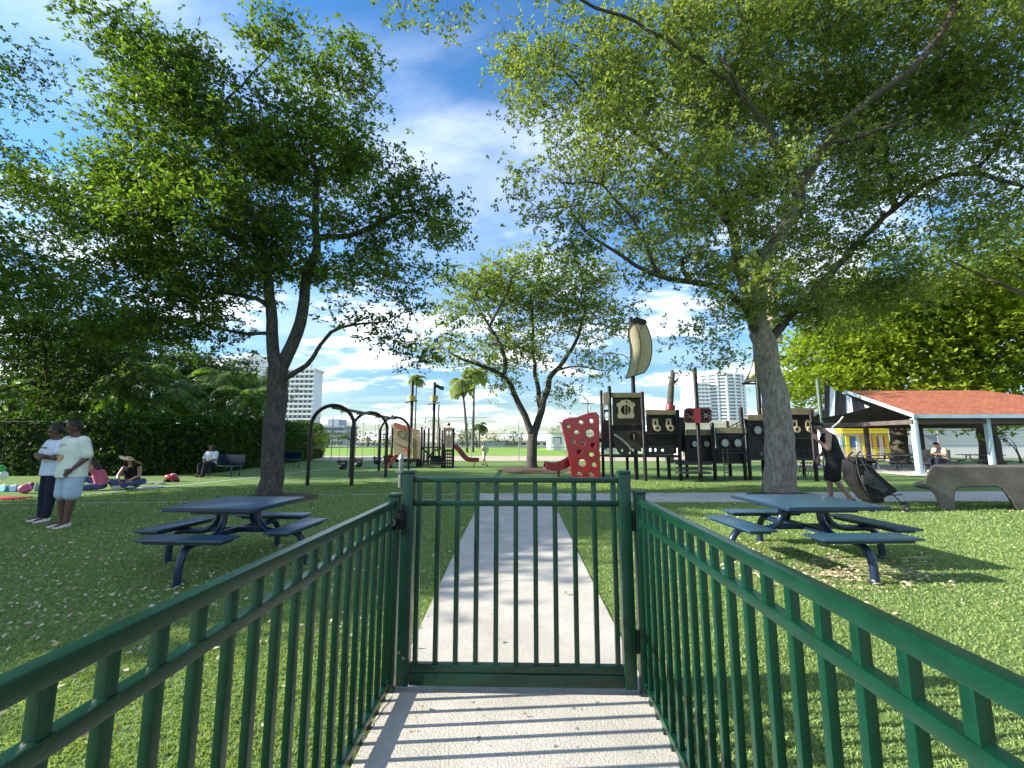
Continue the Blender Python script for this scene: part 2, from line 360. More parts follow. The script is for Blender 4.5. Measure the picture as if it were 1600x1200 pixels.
# concrete walkway through the fence and beyond, slab by slab with joints
slabs = [(-3.5, -.62, .58), (-1.6, -.74, .68), (.55, -.745, .68), (2.92, -.79, .72), (4.76, -.86, .71), (6.48, -.93, .71), (8.3, -.98, .71), (10.2, -1.04, .72)]
mb = MB()
for i in range(len(slabs) - 1):
    y0, a0, b0 = slabs[i]; y1, a1, b1 = slabs[i + 1]; g = .005
    if i < 1: a0 = a1 = -.78; b0 = b1 = .70
    mb.prism([(a0, y0 + g, .012), (b0, y0 + g, .012), (b1, y1 - g, .012), (a1, y1 - g, .012)], (0, 0, -.06))
mb.prism([(-1.04, 10.21, .012), (.72, 10.21, .012), (.92, 10.72, .012), (.92, 12.5, .012), (-1.36, 12.5, .012)], (0, 0, -.06))
tagp(mb.build('footpath', conc), kind='structure')
xs = [.93, 3.4, 5.9, 8.4, 10.9, 13.4, 15.9, 18.4, 20.9]; mb = MB()
for a, b in zip(xs[:-1], xs[1:]):
    f0 = lambda x: 10.72 + (x - .9) * .045; f1 = lambda x: 12.5 + (x - .9) * .07
    mb.prism([(a + .006, f0(a), .012), (b - .006, f0(b), .012), (b - .006, f1(b), .012), (a + .006, f1(a), .012)], (0, 0, -.06))
tagp(mb.build('cross_path', conc), kind='structure')
white_line = mat('white_line', (.62, .66, .60), .9, 0, .3, 8)
def strip(name, pts, w, z=.008):
    pts = [Vector((p[0], p[1], z)) for p in pts]; v = []; n = len(pts)
    for i, p in enumerate(pts):
        t = (pts[min(i + 1, n - 1)] - pts[max(i - 1, 0)]).normalized(); s = Vector((-t.y, t.x, 0)) * w / 2; v += [p + s, p - s]
    return tagp(MB().add(v, [(2 * i, 2 * i + 1, 2 * i + 3, 2 * i + 2) for i in range(n - 1)]).build(name, white_line), kind='structure')
strip('turf_line', [G(-300, 789), G(0, 787), G(200, 786), G(400, 783)], .07)
strip('turf_line', [G(440, 775), G(560, 773), G(742, 773)], .07)
strip('turf_line', [G(60, 785), G(129, 774), G(215, 765), G(300, 757), G(406, 745), G(520, 732), G(600, 726)], .09)
strip('turf_line', [G(545, 753), G(640, 753)], .06)
strip('turf_line', [G(1330, 735), G(1500, 746)], .12, .010)
sheet('pavilion_floor', [(16.3, 19.0), (34, 19.0), (34, 29.5), (16.3, 29.5)], .02, conc)
def patch(name, c, rx, ry, m, z, label=None):
    pts = [(c[0] + rx * math.cos(a) * (1 + .14 * noise.noise(Vector((math.cos(a) * 2, math.sin(a) * 2, c[0])))), c[1] + ry * math.sin(a) * (1 + .14 * noise.noise(Vector((math.sin(a) * 2, 3, math.cos(a) * 2))))) for a in [2 * PI * i / 40 for i in range(40)]]
    mb = MB(); v = [(p[0], p[1], z) for p in pts] + [(c[0] + (p[0] - c[0]) * .6, c[1] + (p[1] - c[1]) * .6, z + .06) for p in pts] + [(c[0], c[1], z + .09)]
    mb.add(v, [(i, (i + 1) % 40, 40 + (i + 1) % 40, 40 + i) for i in range(40)] + [(40 + i, 40 + (i + 1) % 40, 80) for i in range(40)])
    return tagp(mb.build(name, m, smooth=True), kind='structure')
patch('mulch_bed', (.55, 23.0), 2.0, 3.0, mulch_m, .004)
patch('mulch_bed', (-6.5, 11.2), 1.2, 1.3, mulch_m, .004)
patch('mulch_bed', (7.1, 12.1), 1.0, .9, mulch_m, .016)

crk = mat('crack_dark', (.04, .038, .035), .95)
def flat_line(name, pts, w, z, m):
    pts = [Vector((p[0], p[1], z)) for p in pts]; v = []; n_ = len(pts)
    for i, p in enumerate(pts):
        t_ = (pts[min(i + 1, n_ - 1)] - pts[max(i - 1, 0)]).normalized(); s = Vector((-t_.y, t_.x, 0)) * w * random.uniform(.3, 1) / 2; v += [p + s, p - s]
    return tagp(MB().add(v, [(2 * i, 2 * i + 1, 2 * i + 3, 2 * i + 2) for i in range(n_ - 1)]).build(name, m), kind='structure')
flat_line('path_crack', [(G(612 - k * 3.2 + 5 * noise.noise(Vector((k * .7, 2, 0))), 1092 + k * 5).x, G(600, 1092 + k * 5).y) for k in range(22)], .009, .0135, crk)
flat_line('path_crack', [(-.9 + k * .05, 7.3 + .12 * noise.noise(Vector((k * .35, 5, 0))) + k * .004) for k in range(33)], .006, .0135, crk)
stn = mat('stain', (.20, .19, .17), .95, 0, .2, 30); mb = MB()
for i in range(34):
    px = random.uniform(-.6, .55); py = random.choice([random.uniform(1.9, 2.7), random.uniform(3, 9)]); r_ = random.uniform(.003, .012); k = 9
    mb.add([(px + r_ * math.cos(2 * PI * j / k) * random.uniform(.6, 1.2), py + r_ * math.sin(2 * PI * j / k) * random.uniform(.6, 1.3), .0138) for j in range(k)], [tuple(range(k))])
tagp(mb.build('path_stains', stn), kind='structure')

# turf blades near the camera and fallen leaves
def onpath(x, y):
    yy = [-4, 3.1, 4.76, 6.48, 8.3, 10.2, 10.7, 12.6]; j = rng.uniform(-.012, .03, np.shape(x)); return (x > np.interp(y, yy, [-.78, -.79, -.86, -.93, -.98, -1.04, -1.06, -1.36]) + j) & (x < np.interp(y, yy, [.70, .72, .71, .71, .71, .72, .9, .92]) - j) & (y < 12.52) | (x > .9) & (x < 20.9) & (y > 10.72 + (x - .9) * .045 - .01 + j) & (y < 12.5 + (x - .9) * .07 - j)
n = 430000; r = 1.0 * np.exp(rng.uniform(0, math.log(17), n)); a = rng.uniform(R(-68), R(68), n); x = r * np.sin(a); y = r * np.cos(a)
k = ~onpath(x, y) & (y > .3); x = x[k]; y = y[k]; r = r[k]; n = len(x)
h = rng.uniform(.008, .017, n) * (1 + .10 * r); az = rng.uniform(0, 2 * PI, n); w = rng.uniform(.0018, .0035, n) * (1 + .35 * r)
ln = rng.normal(0, .6, n) * h; ax = np.cos(az); ay = np.sin(az)
V = np.stack([np.stack([x - ax * w, y - ay * w, np.zeros(n)], 1), np.stack([x + ax * w, y + ay * w, np.zeros(n)], 1), np.stack([x + ln, y + rng.normal(0, .6, n) * h, h], 1)], 1).reshape(-1, 3)
blade = leafmat('turf_blade', (.13, .20, .06), (.29, .36, .14), .3, .7)
tagp(quadmesh('turf_blades', V, n, blade, rng.uniform(0, 1, n), tri=True), 'short green turf blades covering the lawn around the green fence', 'grass', kind='stuff')
pts = []
for cx_, cy_, sx, sy, k in ((-5.5, 5.6, 2.6, 1.7, 1700), (-6.5, 8.5, 2.5, 2.5, 500), (3.3, 5.6, .9, .7, 650), (3.4, 5.0, .5, .22, 450), (3.4, 8.5, 2.2, 1.6, 260), (-3.2, 4.2, 1.6, 1.0, 800), (-9, 14, 2.5, 2.5, 500), (9.5, 9.0, 2.5, .9, 260), (0, 16, 6, 5, 420), (-5, 3.0, 2.2, .7, 160), (-6.6, 11.3, 1.4, 1.2, 350)):
    q = np.stack([rng.normal(cx_, sx, k), rng.normal(cy_, sy, k)], 1); pts.append(q)
q = np.concatenate(pts); kk = ~onpath(q[:, 0], q[:, 1]) & (q[:, 1] > 1.); q = q[kk]
q = np.concatenate([q, np.stack([rng.uniform(-.7, .6, 14), rng.uniform(2, 10, 14)], 1)])
q = np.concatenate([q, np.zeros((len(q), 1)) + .024 + rng.uniform(0, .012, (len(q), 1))], 1)
V, K, ti = sprigs(q, 1, .05, .5, .0, .28)
tagp(quadmesh('fallen_leaves', V, K, leafmat('dead_leaf', (.16, .11, .06), (.62, .54, .40), .15, .8), rng.uniform(0, 1, K) ** .7), 'dry tan leaves scattered over the lawn under the trees', 'fallen leaves', kind='stuff')
# twigs under the right-hand table
mb = MB()
for i in range(70):
    c = G(random.uniform(1250, 1440), random.uniform(868, 900), .03); a = random.uniform(-.6, .6); l = random.uniform(.06, .28)
    mb.tube([c, c + Vector((math.cos(a) * l, math.sin(a) * l * .5, random.uniform(-.01, .02)))], .0028, 3)
tagp(mb.build('dry_twigs', mat('twig', (.45, .36, .24), .9)), 'pale dry twigs lying on the turf before the right picnic table', 'twigs', kind='stuff')

# ------------------------------------------------------------------ green fence panels and gate
pk = MB().bevbox((-.0127, -.0127, 0), (.0127, .0127, 1.20), .0025)
def fence(x, zt, zm, label):
    t = thing('fence_panel', label, 'fence', (x, 2.73, 0), group='green picket fences beside the walkway')
    def rail(z0, z1, w, nm, y1=2.70): return MB().bevbox((x - w / 2, -2.2, z0), (x + w / 2, y1, z1), .004).build(nm, green, t, True)
    rail(zt - .04, zt, .040, 'top_rail'); rail(zm - .035, zm, .036, 'middle_rail'); rail(.055, .09, .036, 'bottom_rail')
    MB().bevbox((x - .032, 2.70, 0), (x + .032, 2.764, zt + .02), .004).build('post', green, t, True)
    MB().bevbox((x - .036, 2.696, zt + .02), (x + .036, 2.768, zt + .04), .006).build('post_cap', green, t, True)
    base = None; y = 2.625
    while y > -.9:
        if base is None:
            m = MB(); m.v = [(a, b, c / 1.2 * (zt - .045) + .005) for a, b, c in pk.v]; m.f = pk.f
            base = m.build('picket', green, t, True, local=True); base.location = (0, y - 2.73, 0)
        else:
            c = base.copy(); COL.objects.link(c); c.parent = t; c.location = (0, y - 2.73, 0)
        y -= .117
    MB().bevbox((x - .022, 2.64, zm - .05), (x + .022, 2.70, zm - .035), .003).build('rail_bracket', green, t, True)
    return t
fl = fence(-.79, 1.095, .975, 'green metal picket fence panel on the left of the concrete walkway')
fr = fence(.70, 1.115, .995, 'green metal picket fence panel on the right of the concrete walkway, lit by the sun')
GY = 2.73
g = thing('gate', 'closed dark green metal picket gate across the concrete walkway', 'gate', (-.05, GY, 0))
MB().bevbox((-.742, GY - .035, .05), (-.672, GY + .035, 1.255), .004).build('stile', green, g, True)
MB().bevbox((.575, GY - .035, .05), (.645, GY + .035, 1.255), .004).build('stile', green, g, True)
for x in (-.707, .610): MB().bevbox((x - .039, GY - .039, 1.255), (x + .039, GY + .039, 1.275), .008).build('stile_cap', green, g, True)
for nm, z0, z1, d in (('top_rail', 1.20, 1.232, .018), ('middle_rail', 1.06, 1.095, .018), ('bottom_rail', .125, .165, .02), ('kick_rail', .05, .118, .024)):
    MB().bevbox((-.67, GY - d, z0), (.573, GY + d, z1), .004).build(nm, green, g, True)
for i in range(11):
    x = -.641 + .1185 * i
    MB().bevbox((x - .0142, GY - .0142, .165), (x + .0142, GY + .0142, 1.2), .0025).build('picket', green, g, True)
for z in (.30, .98):
    MB().box((.648, GY - .02, z - .055), (.666, GY + .02, z + .055)).tube([(.657, GY - .022, z - .06), (.657, GY - .022, z + .06)], .010, 8).build('hinge', black_m, g)
lb = MB().bevbox((-.752, GY - .075, .93), (-.715, GY - .036, 1.04), .006).bevbox((-.80, GY - .085, .955), (-.752, GY - .04, 1.0), .005).build('latch', black_m, g, True)
MB().ring((-.782, GY - .095, .975), .012, .024, .012, 18).build('latch_ring', steel, lb)
MB().tube([(-.762, GY, 1.17), (-.762, GY, 1.34)], .014, 10).bevbox((-.785, GY - .03, 1.255), (-.74, GY + .03, 1.275), .003).tube([(-.762, GY, 1.34), (-.762, GY, 1.37)], [.02, .006], 10).build('latch_rod', steel, g, True)
for x, z in ((-.728, .235), (-.70, .205)): MB().disc((x, GY - .042, z), .008, .007, 12).build('bolt', steel, g)

# ------------------------------------------------------------------ picnic tables
def perf(name, col):
    m = mat(name, col, .42, 0, .15, 8, coat=.15); t = m.node_tree; B = t.nodes['Principled BSDF']
    c = t.nodes.new('ShaderNodeTexCoord'); v = t.nodes.new('ShaderNodeTexVoronoi'); v.inputs['Randomness'].default_value = 0; v.inputs['Scale'].default_value = 34; v.voronoi_dimensions = '2D'
    t.links.new(c.outputs['Object'], v.inputs['Vector'])
    r = t.nodes.new('ShaderNodeMapRange'); r.inputs[1].default_value = .30; r.inputs[2].default_value = .36; t.links.new(v.outputs['Distance'], r.inputs[0])
    src = B.inputs['Base Color'].links[0].from_socket; x = t.nodes.new('ShaderNodeMixRGB'); x.inputs[1].default_value = (.004, .008, .012, 1); t.links.new(r.outputs[0], x.inputs[0]); t.links.new(src, x.inputs[2]); t.links.new(x.outputs[0], B.inputs['Base Color'])
    return m
top_blue = perf('perforated_blue', (.034, .10, .155))
def make_table(label, side, rz, loc):
    t = thing('picnic_table', label, 'picnic table', (0, 0, 0), group='square blue picnic tables with four benches')
    h = side / 2
    MB().bevbox((-h, -h, .69), (h, h, .716), .012).build('tabletop', top_blue, t, True, local=True)
    MB().bevbox((-h - .004, -h - .004, .668), (h + .004, h + .004, .694), .01).build('tabletop_rim', navy, t, True, local=True)
    MB().box((-.36, -.36, .615), (.36, -.30, .668)).box((-.36, .30, .615), (.36, .36, .668)).box((-.36, -.3, .62), (-.3, .3, .668)).box((.3, -.3, .62), (.36, .3, .668)).build('top_frame', navy, t, local=True)
    MB().box((-.34, -.03, .36), (.34, .03, .42)).box((-.03, -.34, .36), (.03, -.031, .42)).box((-.03, .031, .36), (.03, .34, .42)).build('cross_brace', navy, t, local=True)
    d = .80; bl = .50
    for k in range(4):
        Mz = Matrix.Rotation(k * PI / 2, 4, 'Z')
        MB().bevbox((-bl, -d - .15, .425), (bl, -d + .15, .452), .012, Mz).build('bench_seat', top_blue, t, True, local=True)
        MB().box((-bl + .06, -d - .11, .395), (bl - .06, -d + .11, .425), Mz).build('seat_frame', navy, t, local=True)
        arm = crom([(0, -.26, .66), (0, -.27, .52), (0, -.36, .40), (0, -.52, .365), (0, -.80, .37)], .05)
        foot = crom([(0, -.66, .37), (0, -.80, .35), (0, -.885, .24), (0, -.90, .10), (0, -.90, .0)], .05)
        MB().tube([Mz @ p for p in arm], .038, 12).build('arm', navy, t, True, local=True)
        MB().tube([Mz @ p for p in foot], .038, 12).tube([Mz @ Vector((0, -.9, 0)), Mz @ Vector((0, -.9, .012))], .06, 12).build('leg', navy, t, True, local=True)
    t.location = loc; t.rotation_euler = (0, 0, rz); t.scale = (side / 1.12,) * 2 + (1,)
    return t
t1 = make_table('square navy picnic table with benches, in the shade of the left tree', 1.12, R(-2), (-3.53, 5.36, 0)); t1.scale = (.95, .95, 1); t1.location = (-3.50, 5.42, 0)
t2 = copy_tree(t1); t2['label'] = 'square sunlit blue picnic table with benches, in front of the right tree trunk'; t2.location = (3.55, 5.78, 0); t2.rotation_euler = (0, 0, R(4)); t2.scale = (1.08, 1.08, 1)

# ------------------------------------------------------------------ swing set
sw_m = mat('swing_brown', (.008, .005, .005), .4, 0, .3, 20, spec=.4)
t = thing('swing_set', 'black swing frame of three round arches with bucket seats on the left lawn', 'swing set', (-6.45, 18.2, 0))
for Y in (14.6, 18.2, 21.8):
    r = .74; xc = -6.45; zc = 1.93
    pts = [Vector((xc - r, Y, 0)), Vector((xc - r, Y, .9)), Vector((xc - r, Y, 1.6))] + arc((xc, Y, zc), r, PI, 0, 20) + [Vector((xc + r, Y, 1.6)), Vector((xc + r, Y, .9)), Vector((xc + r, Y, 0))]
    MB().tube(pts, .062, 14).build('arch', sw_m, t, True)
MB().tube([(-6.45, 14.55, 2.60), (-6.45, 21.85, 2.60)], .055, 14).build('top_beam', sw_m, t, True)
rub = mat('rubber_black', (.01, .01, .012), .6)
for Y in (15.6, 17.1, 19.3, 20.7):
    b = MB()
    b.ell((-6.45, Y, .56), (.16, .17, .11), 14, 8); b.box((-6.60, Y - .03, .60), (-6.54, Y + .03, .80)); b.box((-6.36, Y - .03, .60), (-6.30, Y + .03, .80)); b.box((-6.60, Y - .17, .72), (-6.30, Y - .12, .78))
    s = b.build('swing_seat', rub, t, True)
    for dx in (-.14, .14):
        MB().tube([(-6.45 + dx, Y, .78), (-6.45 + dx, Y, 2.56)], .008, 5).build('chain', steel, s)
    MB().box((-6.62, Y - .025, 2.50), (-6.28, Y + .025, 2.56)).build('hanger', steel, t)

# ------------------------------------------------------------------ playground materials
woodd = mat('play_dark_wood', (.009, .007, .006), .6, 0, .35, 8, .2, 20, stretch=(.3, 1, 3))
woodb = mat('play_brown', (.050, .030, .018), .6, 0, .3, 8, .2, 20, stretch=(.3, 1, 3))
post_m = mat('post_dark', (.006, .0045, .004), .5, 0, .5, 14, .2, 30, spec=.3)
tan_m = mat('play_tan', (.42, .33, .20), .55, 0, .15, 5)
cream_m = mat('play_cream', (.50, .42, .27), .5, 0, .1, 5)
speck = mat('speckled_tan', (.15, .11, .06), .7, 0, .1, 40, col2=(.42, .34, .20))
red_m = mat('red_plastic', (.34, .007, .018), .3, 0, .15, 4, coat=.4)
dred = mat('dark_red_plastic', (.20, .008, .014), .35, 0, .2, 6, coat=.3)
deck_m = mat('deck_grey', (.022, .02, .022), .6, 0, .2, 20)
clear_m = mat('pale_panel', (.46, .47, .44), .4)
def pb(mb, x0, y0, x1, y1, Y, d):
    a = P(x0, y1, Y); b = P(x1, y0, Y); return mb.box((a.x, Y, a.z), (b.x, Y + d, b.z))
def pole(mb, px, ytop, Y, r=.065, n=12, foot=0.):
    a = P(px, ytop, Y); x = (px - 818) / F * Y
    x = P(px, (ytop + 740) / 2, Y).x
    return mb.tube([(x, Y, foot), (x, Y, a.z - r * .5), (x, Y, a.z)], [r, r, r * .55], n)
def holes(name, outer, hl, Y, d, m, parent, bev=.0):
    """flat board in the XZ plane with real holes; outer: pixel polygon, hl: (px,py,rx,ry)"""
    cu = bpy.data.curves.new(name, 'CURVE'); cu.dimensions = '2D'; cu.fill_mode = 'BOTH'; cu.extrude = d / 2; cu.bevel_depth = bev; cu.bevel_resolution = 1
    def spl(pts):
        s = cu.splines.new('POLY'); s.points.add(len(pts) - 1); s.use_cyclic_u = True
        for i, p in enumerate(pts): s.points[i].co = (p[0], p[1], 0, 1)
    spl([(P(a, b, Y).x, P(a, b, Y).z) for a, b in outer])
    for h_ in hl:
        c = P(h_[0], h_[1], Y); s = Y / F
        spl([(c.x + h_[2] * s * math.cos(w), c.z + h_[3] * s * math.sin(w)) for w in [2 * PI * i / 18 for i in range(18)]])
    o = bpy.data.objects.new(name, cu); COL.objects.link(o); bpy.context.view_layer.update()
    dg = bpy.context.evaluated_depsgraph_get(); me = bpy.data.meshes.new_from_object(o.evaluated_get(dg)); bpy.data.objects.remove(o); bpy.data.curves.remove(cu)
    o0 = OFF.get(parent, Vector((0, 0, 0)))
    for v in me.vertices: v.co = Vector((v.co.x, Y - v.co.z, v.co.y)) - o0
    me.materials.clear(); me.materials.append(m); me.name = name
    o = bpy.data.objects.new(name, me); COL.objects.link(o)
    if parent is not None: o.parent = parent
    OFF[o] = o0; return o
def slide(mb, path, w=.5, side=.16, th=.03):
    """path: centreline points; trough with two raised sides, horizontal cross-direction"""
    pts = crom(path, .12); v = []; prof = [(-w / 2, side), (-w / 2 + .03, side), (-w / 2 + .05, .02), (0, 0), (w / 2 - .05, .02), (w / 2 - .03, side), (w / 2, side), (w / 2, -th), (0, -th - .01), (-w / 2, -th)]
    k = len(prof); n = len(pts)
    for i, p in enumerate(pts):
        t = (pts[min(i + 1, n - 1)] - pts[max(i - 1, 0)]).normalized(); s = t.cross(Vector((0, 0, 1))).normalized(); u = s.cross(t).normalized()
        v += [p + s * a + u * b for a, b in prof]
    f = [(i * k + j, i * k + (j + 1) % k, (i + 1) * k + (j + 1) % k, (i + 1) * k + j) for i in range(n - 1) for j in range(k)] + [tuple(range(k - 1, -1, -1)), tuple((n - 1) * k + j for j in range(k))]
    return mb.add(v, f)

# ------------------------------------------------------------------ pirate ship play structure
SY = 17.0
t = thing('play_ship', 'big dark wooden pirate ship play structure with sails, cabins and red climbing wall', 'play structure', (6.5, SY, 0))
for px, yt, Y in ((954, 603, 17), (941, 610, 18.3), (1006, 612, 16.6), (1061, 640, 16.8), (1072, 673, 18.2), (1115, 660, 17), (1139, 657, 18.8), (1161, 636, 17), (1169, 655, 17.1), (1271, 641, 16.6), (1253, 650, 18.6), (980, 694, 18.4), (994, 708, 17.2), (1028, 712, 18.6), (1045, 712, 17.2), (1205, 700, 18.6), (1236, 700, 17.2)):
    pole(MB(), px, yt, Y, .068 if Y < 18 else .06).build('post', post_m, t, True)
# cabin 1
c = pb(MB(), 958, 622, 1001, 664, SY, .05).build('cabin_wall', woodb, t)
for yy in (630, 640, 650, 658): pb(MB(), 958, yy, 1001, yy + .6, SY - .006, .004).build('plank_gap', post_m, c)
pb(MB(), 956, 613.5, 1002, 621, SY - .05, .10).build('cabin_roof_trim', speck, t)
pb(MB(), 957, 620.8, 1001, 623, SY - .03, .06).build('cabin_roof_edge', post_m, t)
wf_ = [(968, 629), (972, 625.5), (978, 624.5), (984, 625.5), (988, 629), (992, 630), (992, 634), (990, 636), (989.5, 645), (991.5, 649), (990, 653.5), (966, 653.5), (964.5, 649), (966.5, 645), (966, 636), (963.5, 634), (963.5, 630)]
fr_ = holes('window_frame', wf_, [(978, 640.5, 8, 8)], SY - .03, .03, cream_m, t)
pb(MB(), 971, 633, 985.5, 648, SY - .008, .005).build('window_opening', post_m, fr_)
for x in (976, 980.5): pb(MB(), x, 633, x + 1.4, 648, SY - .016, .008).build('window_bar', tan_m, fr_)
MB().disc((P(978, 628, SY).x, SY - .055, P(978, 628, SY).z), .035, .01).build('rosette', post_m, fr_)
pb(MB(), 958, 664.6, 1001, 672.5, SY, .05).build('rail_panel', post_m, t)
holes('hull_panel', [(957, 673), (1002, 673), (1002, 706), (996, 704), (985, 697), (975, 690), (966, 683), (957, 678)], [(989.5, 682, 4.5, 4.5)], SY + .02, .05, woodb, t)
MB().ring((P(989.5, 682, SY).x, SY - .03, P(989.5, 682, SY).z), .11, .17, .04).build('porthole_ring', post_m, t)
holes('bow_scoop', [(957, 683), (966, 687), (976, 695), (988, 704), (998, 712), (985, 711.5), (973, 711.5), (966, 707), (961, 698)], [(972, 703, 1.7, 3.2), (984, 708, 1.5, 2.6)], SY - .05, .06, rub, t)
mb = MB(); ps = crom([P(961, 680, SY - .12), P(968, 684, SY - .12), P(975, 690, SY - .12), P(981, 695, SY - .12), P(986, 702, SY - .12)], .07)
for i, p in enumerate(ps): mb.ring((p.x, p.y, p.z), .028, .045, .014, 10)
mb.build('chain_trim', clear_m, t)
pb(MB(), 941, 664, 957, 700, 17.9, .06).build('side_panel', deck_m, t)
holes('side_arch_trim', [(942, 616), (945, 613), (953, 612), (953, 640), (949, 633), (946, 633), (943, 640)], [], 17.9, .06, cream_m, t)
holes('side_arch_panel', [(943, 640), (953, 640), (953, 672), (943, 672)], [(948, 650, 3.4, 7)], 18.0, .05, woodb, t)
# cabin 2
def porthole_gun(px, py, Y, par):
    p = P(px, py, Y); h = holes('gun_plate', [(px - 5.2, py - 15), (px + 2.6, py - 15), (px + 2.9, py - 2), (px - 5.6, py - 2)], [(px - 1.4, py - 7.5, 2.1, 4.4)], Y - .03, .02, cream_m, par)
    MB().ring((p.x + .02, Y - .10, p.z), .060, .125, .07).build('gun_muzzle', cream_m, par); MB().disc((p.x, Y - .03, p.z), .06, .02).build('gun_bore', rub, par)
def cabin(x0, x1, ytr, yw0, yw1, Y, wall, guns=(), ports=(), slope=0.):
    c = pb(MB(), x0, yw0, x1, yw1, Y, .05).build('cabin_wall', wall, t)
    mb = MB(); a0 = P(x0 - 2, yw0 + .5, Y).z; q = P(x0 - 2, ytr, Y); r_ = P(x1 + 1, ytr + slope, Y)
    mb.prism([Vector((q.x, Y - .06, a0)), Vector((r_.x, Y - .06, a0)), Vector((r_.x, Y - .06, r_.z)), Vector((q.x, Y - .06, q.z))], (0, .14, 0)).build('cabin_roof_trim', speck, t)
    pb(MB(), x0 - 1, yw0 - .2, x1 + 1, yw0 + 2.2, Y - .075, .03).build('cabin_roof_edge', post_m, t)
    for px, py in guns: porthole_gun(px, py, Y, c)
    for px, py, rr in ports:
        p = P(px, py, Y); s = Y / F
        MB().ring((p.x, Y - .05, p.z), rr * s, rr * s * 1.5, .05).build('porthole_ring', post_m, c); MB().disc((p.x, Y - .012, p.z), rr * s, .01).build('porthole_pane', clear_m, c)
    k = int((yw1 - yw0) // 8)
    for i in range(1, k): pb(MB(), x0, yw0 + i * 8, x1, yw0 + i * 8 + .5, Y - .006, .004).build('plank_gap', rub, c)
    return c
cabin(1011, 1057, 640, 648, 675, SY, woodd, guns=((1025.5, 669), (1046, 669)), slope=1.5)
pb(MB(), 1011, 676, 1057, 678, SY - .03, .05).build('rail', woodb, t)
pb(MB(), 1011, 679, 1057, 694, SY + .02, .05).build('rail_panel', post_m, t)
holes('hull_panel', [(1009, 695.5), (1057, 695.5), (1057, 709), (1009, 711)], [(1016, 703, 2, 3), (1024, 703, 1.6, 2.8), (1035, 703.5, 2.2, 2.2), (1050, 703, 1.5, 2.5)], SY + .04, .05, woodd, t)
pb(MB(), 1062, 652, 1070, 706, 18.2, .05).build('side_panel', deck_m, t)
# low cabins
cabin(1074, 1111, 671, 680, 722, 17.3, woodd, ports=((1085.5, 693.5, 4.6), (1104, 693.5, 4.6)))
cabin(1120, 1164, 668, 677, 704, 17.0, woodd, ports=((1133, 692, 6.0), (1153, 692, 6.0)), slope=.0)
pb(MB(), 1120, 706, 1164, 708, 16.95, .05).build('rail', deck_m, t)
pb(MB(), 1120, 709, 1164, 722, 17.05, .05).build('hull_panel', post_m, t)
for yy in (724, 731, 738): pb(MB(), 1062, yy, 1112, yy + 2.5, 16.2 + (738 - yy) * .05, .5).build('step', deck_m, t)
for x0, x1, yy in ((1070, 1165, 721), (958, 1060, 711), (1165, 1272, 716)):
    a = P(x0, yy, 17); b = P(x1, yy, 17); MB().box((a.x, 17.06, a.z - .09), (b.x, 18.8, a.z)).build('deck', deck_m, t)
mb = MB()
for px in (1130, 1137): a = P(px, 712, 16.7); mb.tube([(a.x, 16.7, 0), (a.x, 16.7, a.z + .25)], .022, 8)
for z in (.3, .6): a = P(1130, 712, 16.7); b = P(1137, 712, 16.7); mb.tube([(a.x, 16.7, z), (b.x, 16.7, z)], .018, 8)
mb.build('ladder', deck_m, t, True)
# back cabins (right)
cabin(1169, 1193, 648, 657, 706, 17.2, woodd, ports=((1184, 672, 6.2),))
cabin(1193, 1270, 637, 648, 682, 17.2, woodd, guns=((1243, 671), (1264, 671)), slope=1.)
pb(MB(), 1193, 683.5, 1270, 685.5, 17.14, .05).build('rail', woodb, t)
pb(MB(), 1193, 686.5, 1270, 700, 17.2, .05).build('rail_panel', post_m, t)
holes('hull_panel', [(1169, 701), (1270, 701), (1270, 716), (1169, 716)], [(x, 709, 1.8, 3) for x in range(1180, 1268, 10)], 17.22, .05, woodd, t)
mb = MB(); a0 = P(1133, 671, 17.6); a1 = P(1163, 655, 17.6); mb.tube([a0, a1], .02, 6); mb.tube([a0 + Vector((0, 0, -.13)), a1 + Vector((0, 0, -.13))], .02, 6)
for i in range(6): q = a0.lerp(a1, i / 5); mb.tube([q, q + Vector((0, 0, -.13))], .014, 6)
mb.build('handrail', post_m, t)
mb = MB()
for i in range(5): mb.tube([P(1252 + i * .0, 722, 17.5) + Vector((i * .12, 0, 0)), P(1246, 745, 16.9) + Vector((i * .12, 0, -.05))], .012, 5)
for i in range(4): mb.tube([P(1250, 724 + i * 6, 17.4), P(1250, 724 + i * 6, 17.4) + Vector((.6, 0, 0))], .012, 5)
mb.build('climbing_net', rub, t)
# steering wheel board on a pole
w = pole(MB(), 1090, 575, 16.3, .075).build('post', post_m, t, True)
o = [(1073, 638), (1107, 638), (1111, 641), (1111, 657), (1107, 660.5), (1073, 660.5), (1069, 657), (1069, 641)]
f_ = holes('sign_board', o, [(1077, 649.3, 5.8, 8), (1103, 649.3, 5.8, 8)], 16.15, .06, mat('board_dark', (.05, .008, .010), .5), t, .01)
for cx_ in (1077, 1103): p = P(cx_, 649.3, 16.2); MB().disc((p.x, 16.22, p.z), .21, .01).build('board_backing', rub, f_)
pb(MB(), 1086, 637.5, 1094, 661, 16.1, .05).build('board_centre', red_m, f_)
p = P(1103, 649.3, 16.14); mb = MB().ring((p.x, 16.13, p.z), .05, .075, .02)
for k in range(6): a = k * PI / 3; mb.tube([(p.x + .02 * math.cos(a), 16.14, p.z + .02 * math.sin(a)), (p.x + .13 * math.cos(a), 16.14, p.z + .13 * math.sin(a))], .01, 5)
mb.build('small_wheel', clear_m, f_)
p = P(1077, 649.3, 16.14); MB().tube([(p.x - .08, 16.14, p.z + .06), (p.x + .09, 16.14, p.z - .07)], .012, 5).tube([(p.x - .08, 16.14, p.z - .05), (p.x + .08, 16.14, p.z - .07)], .012, 5).build('pointer', clear_m, f_)
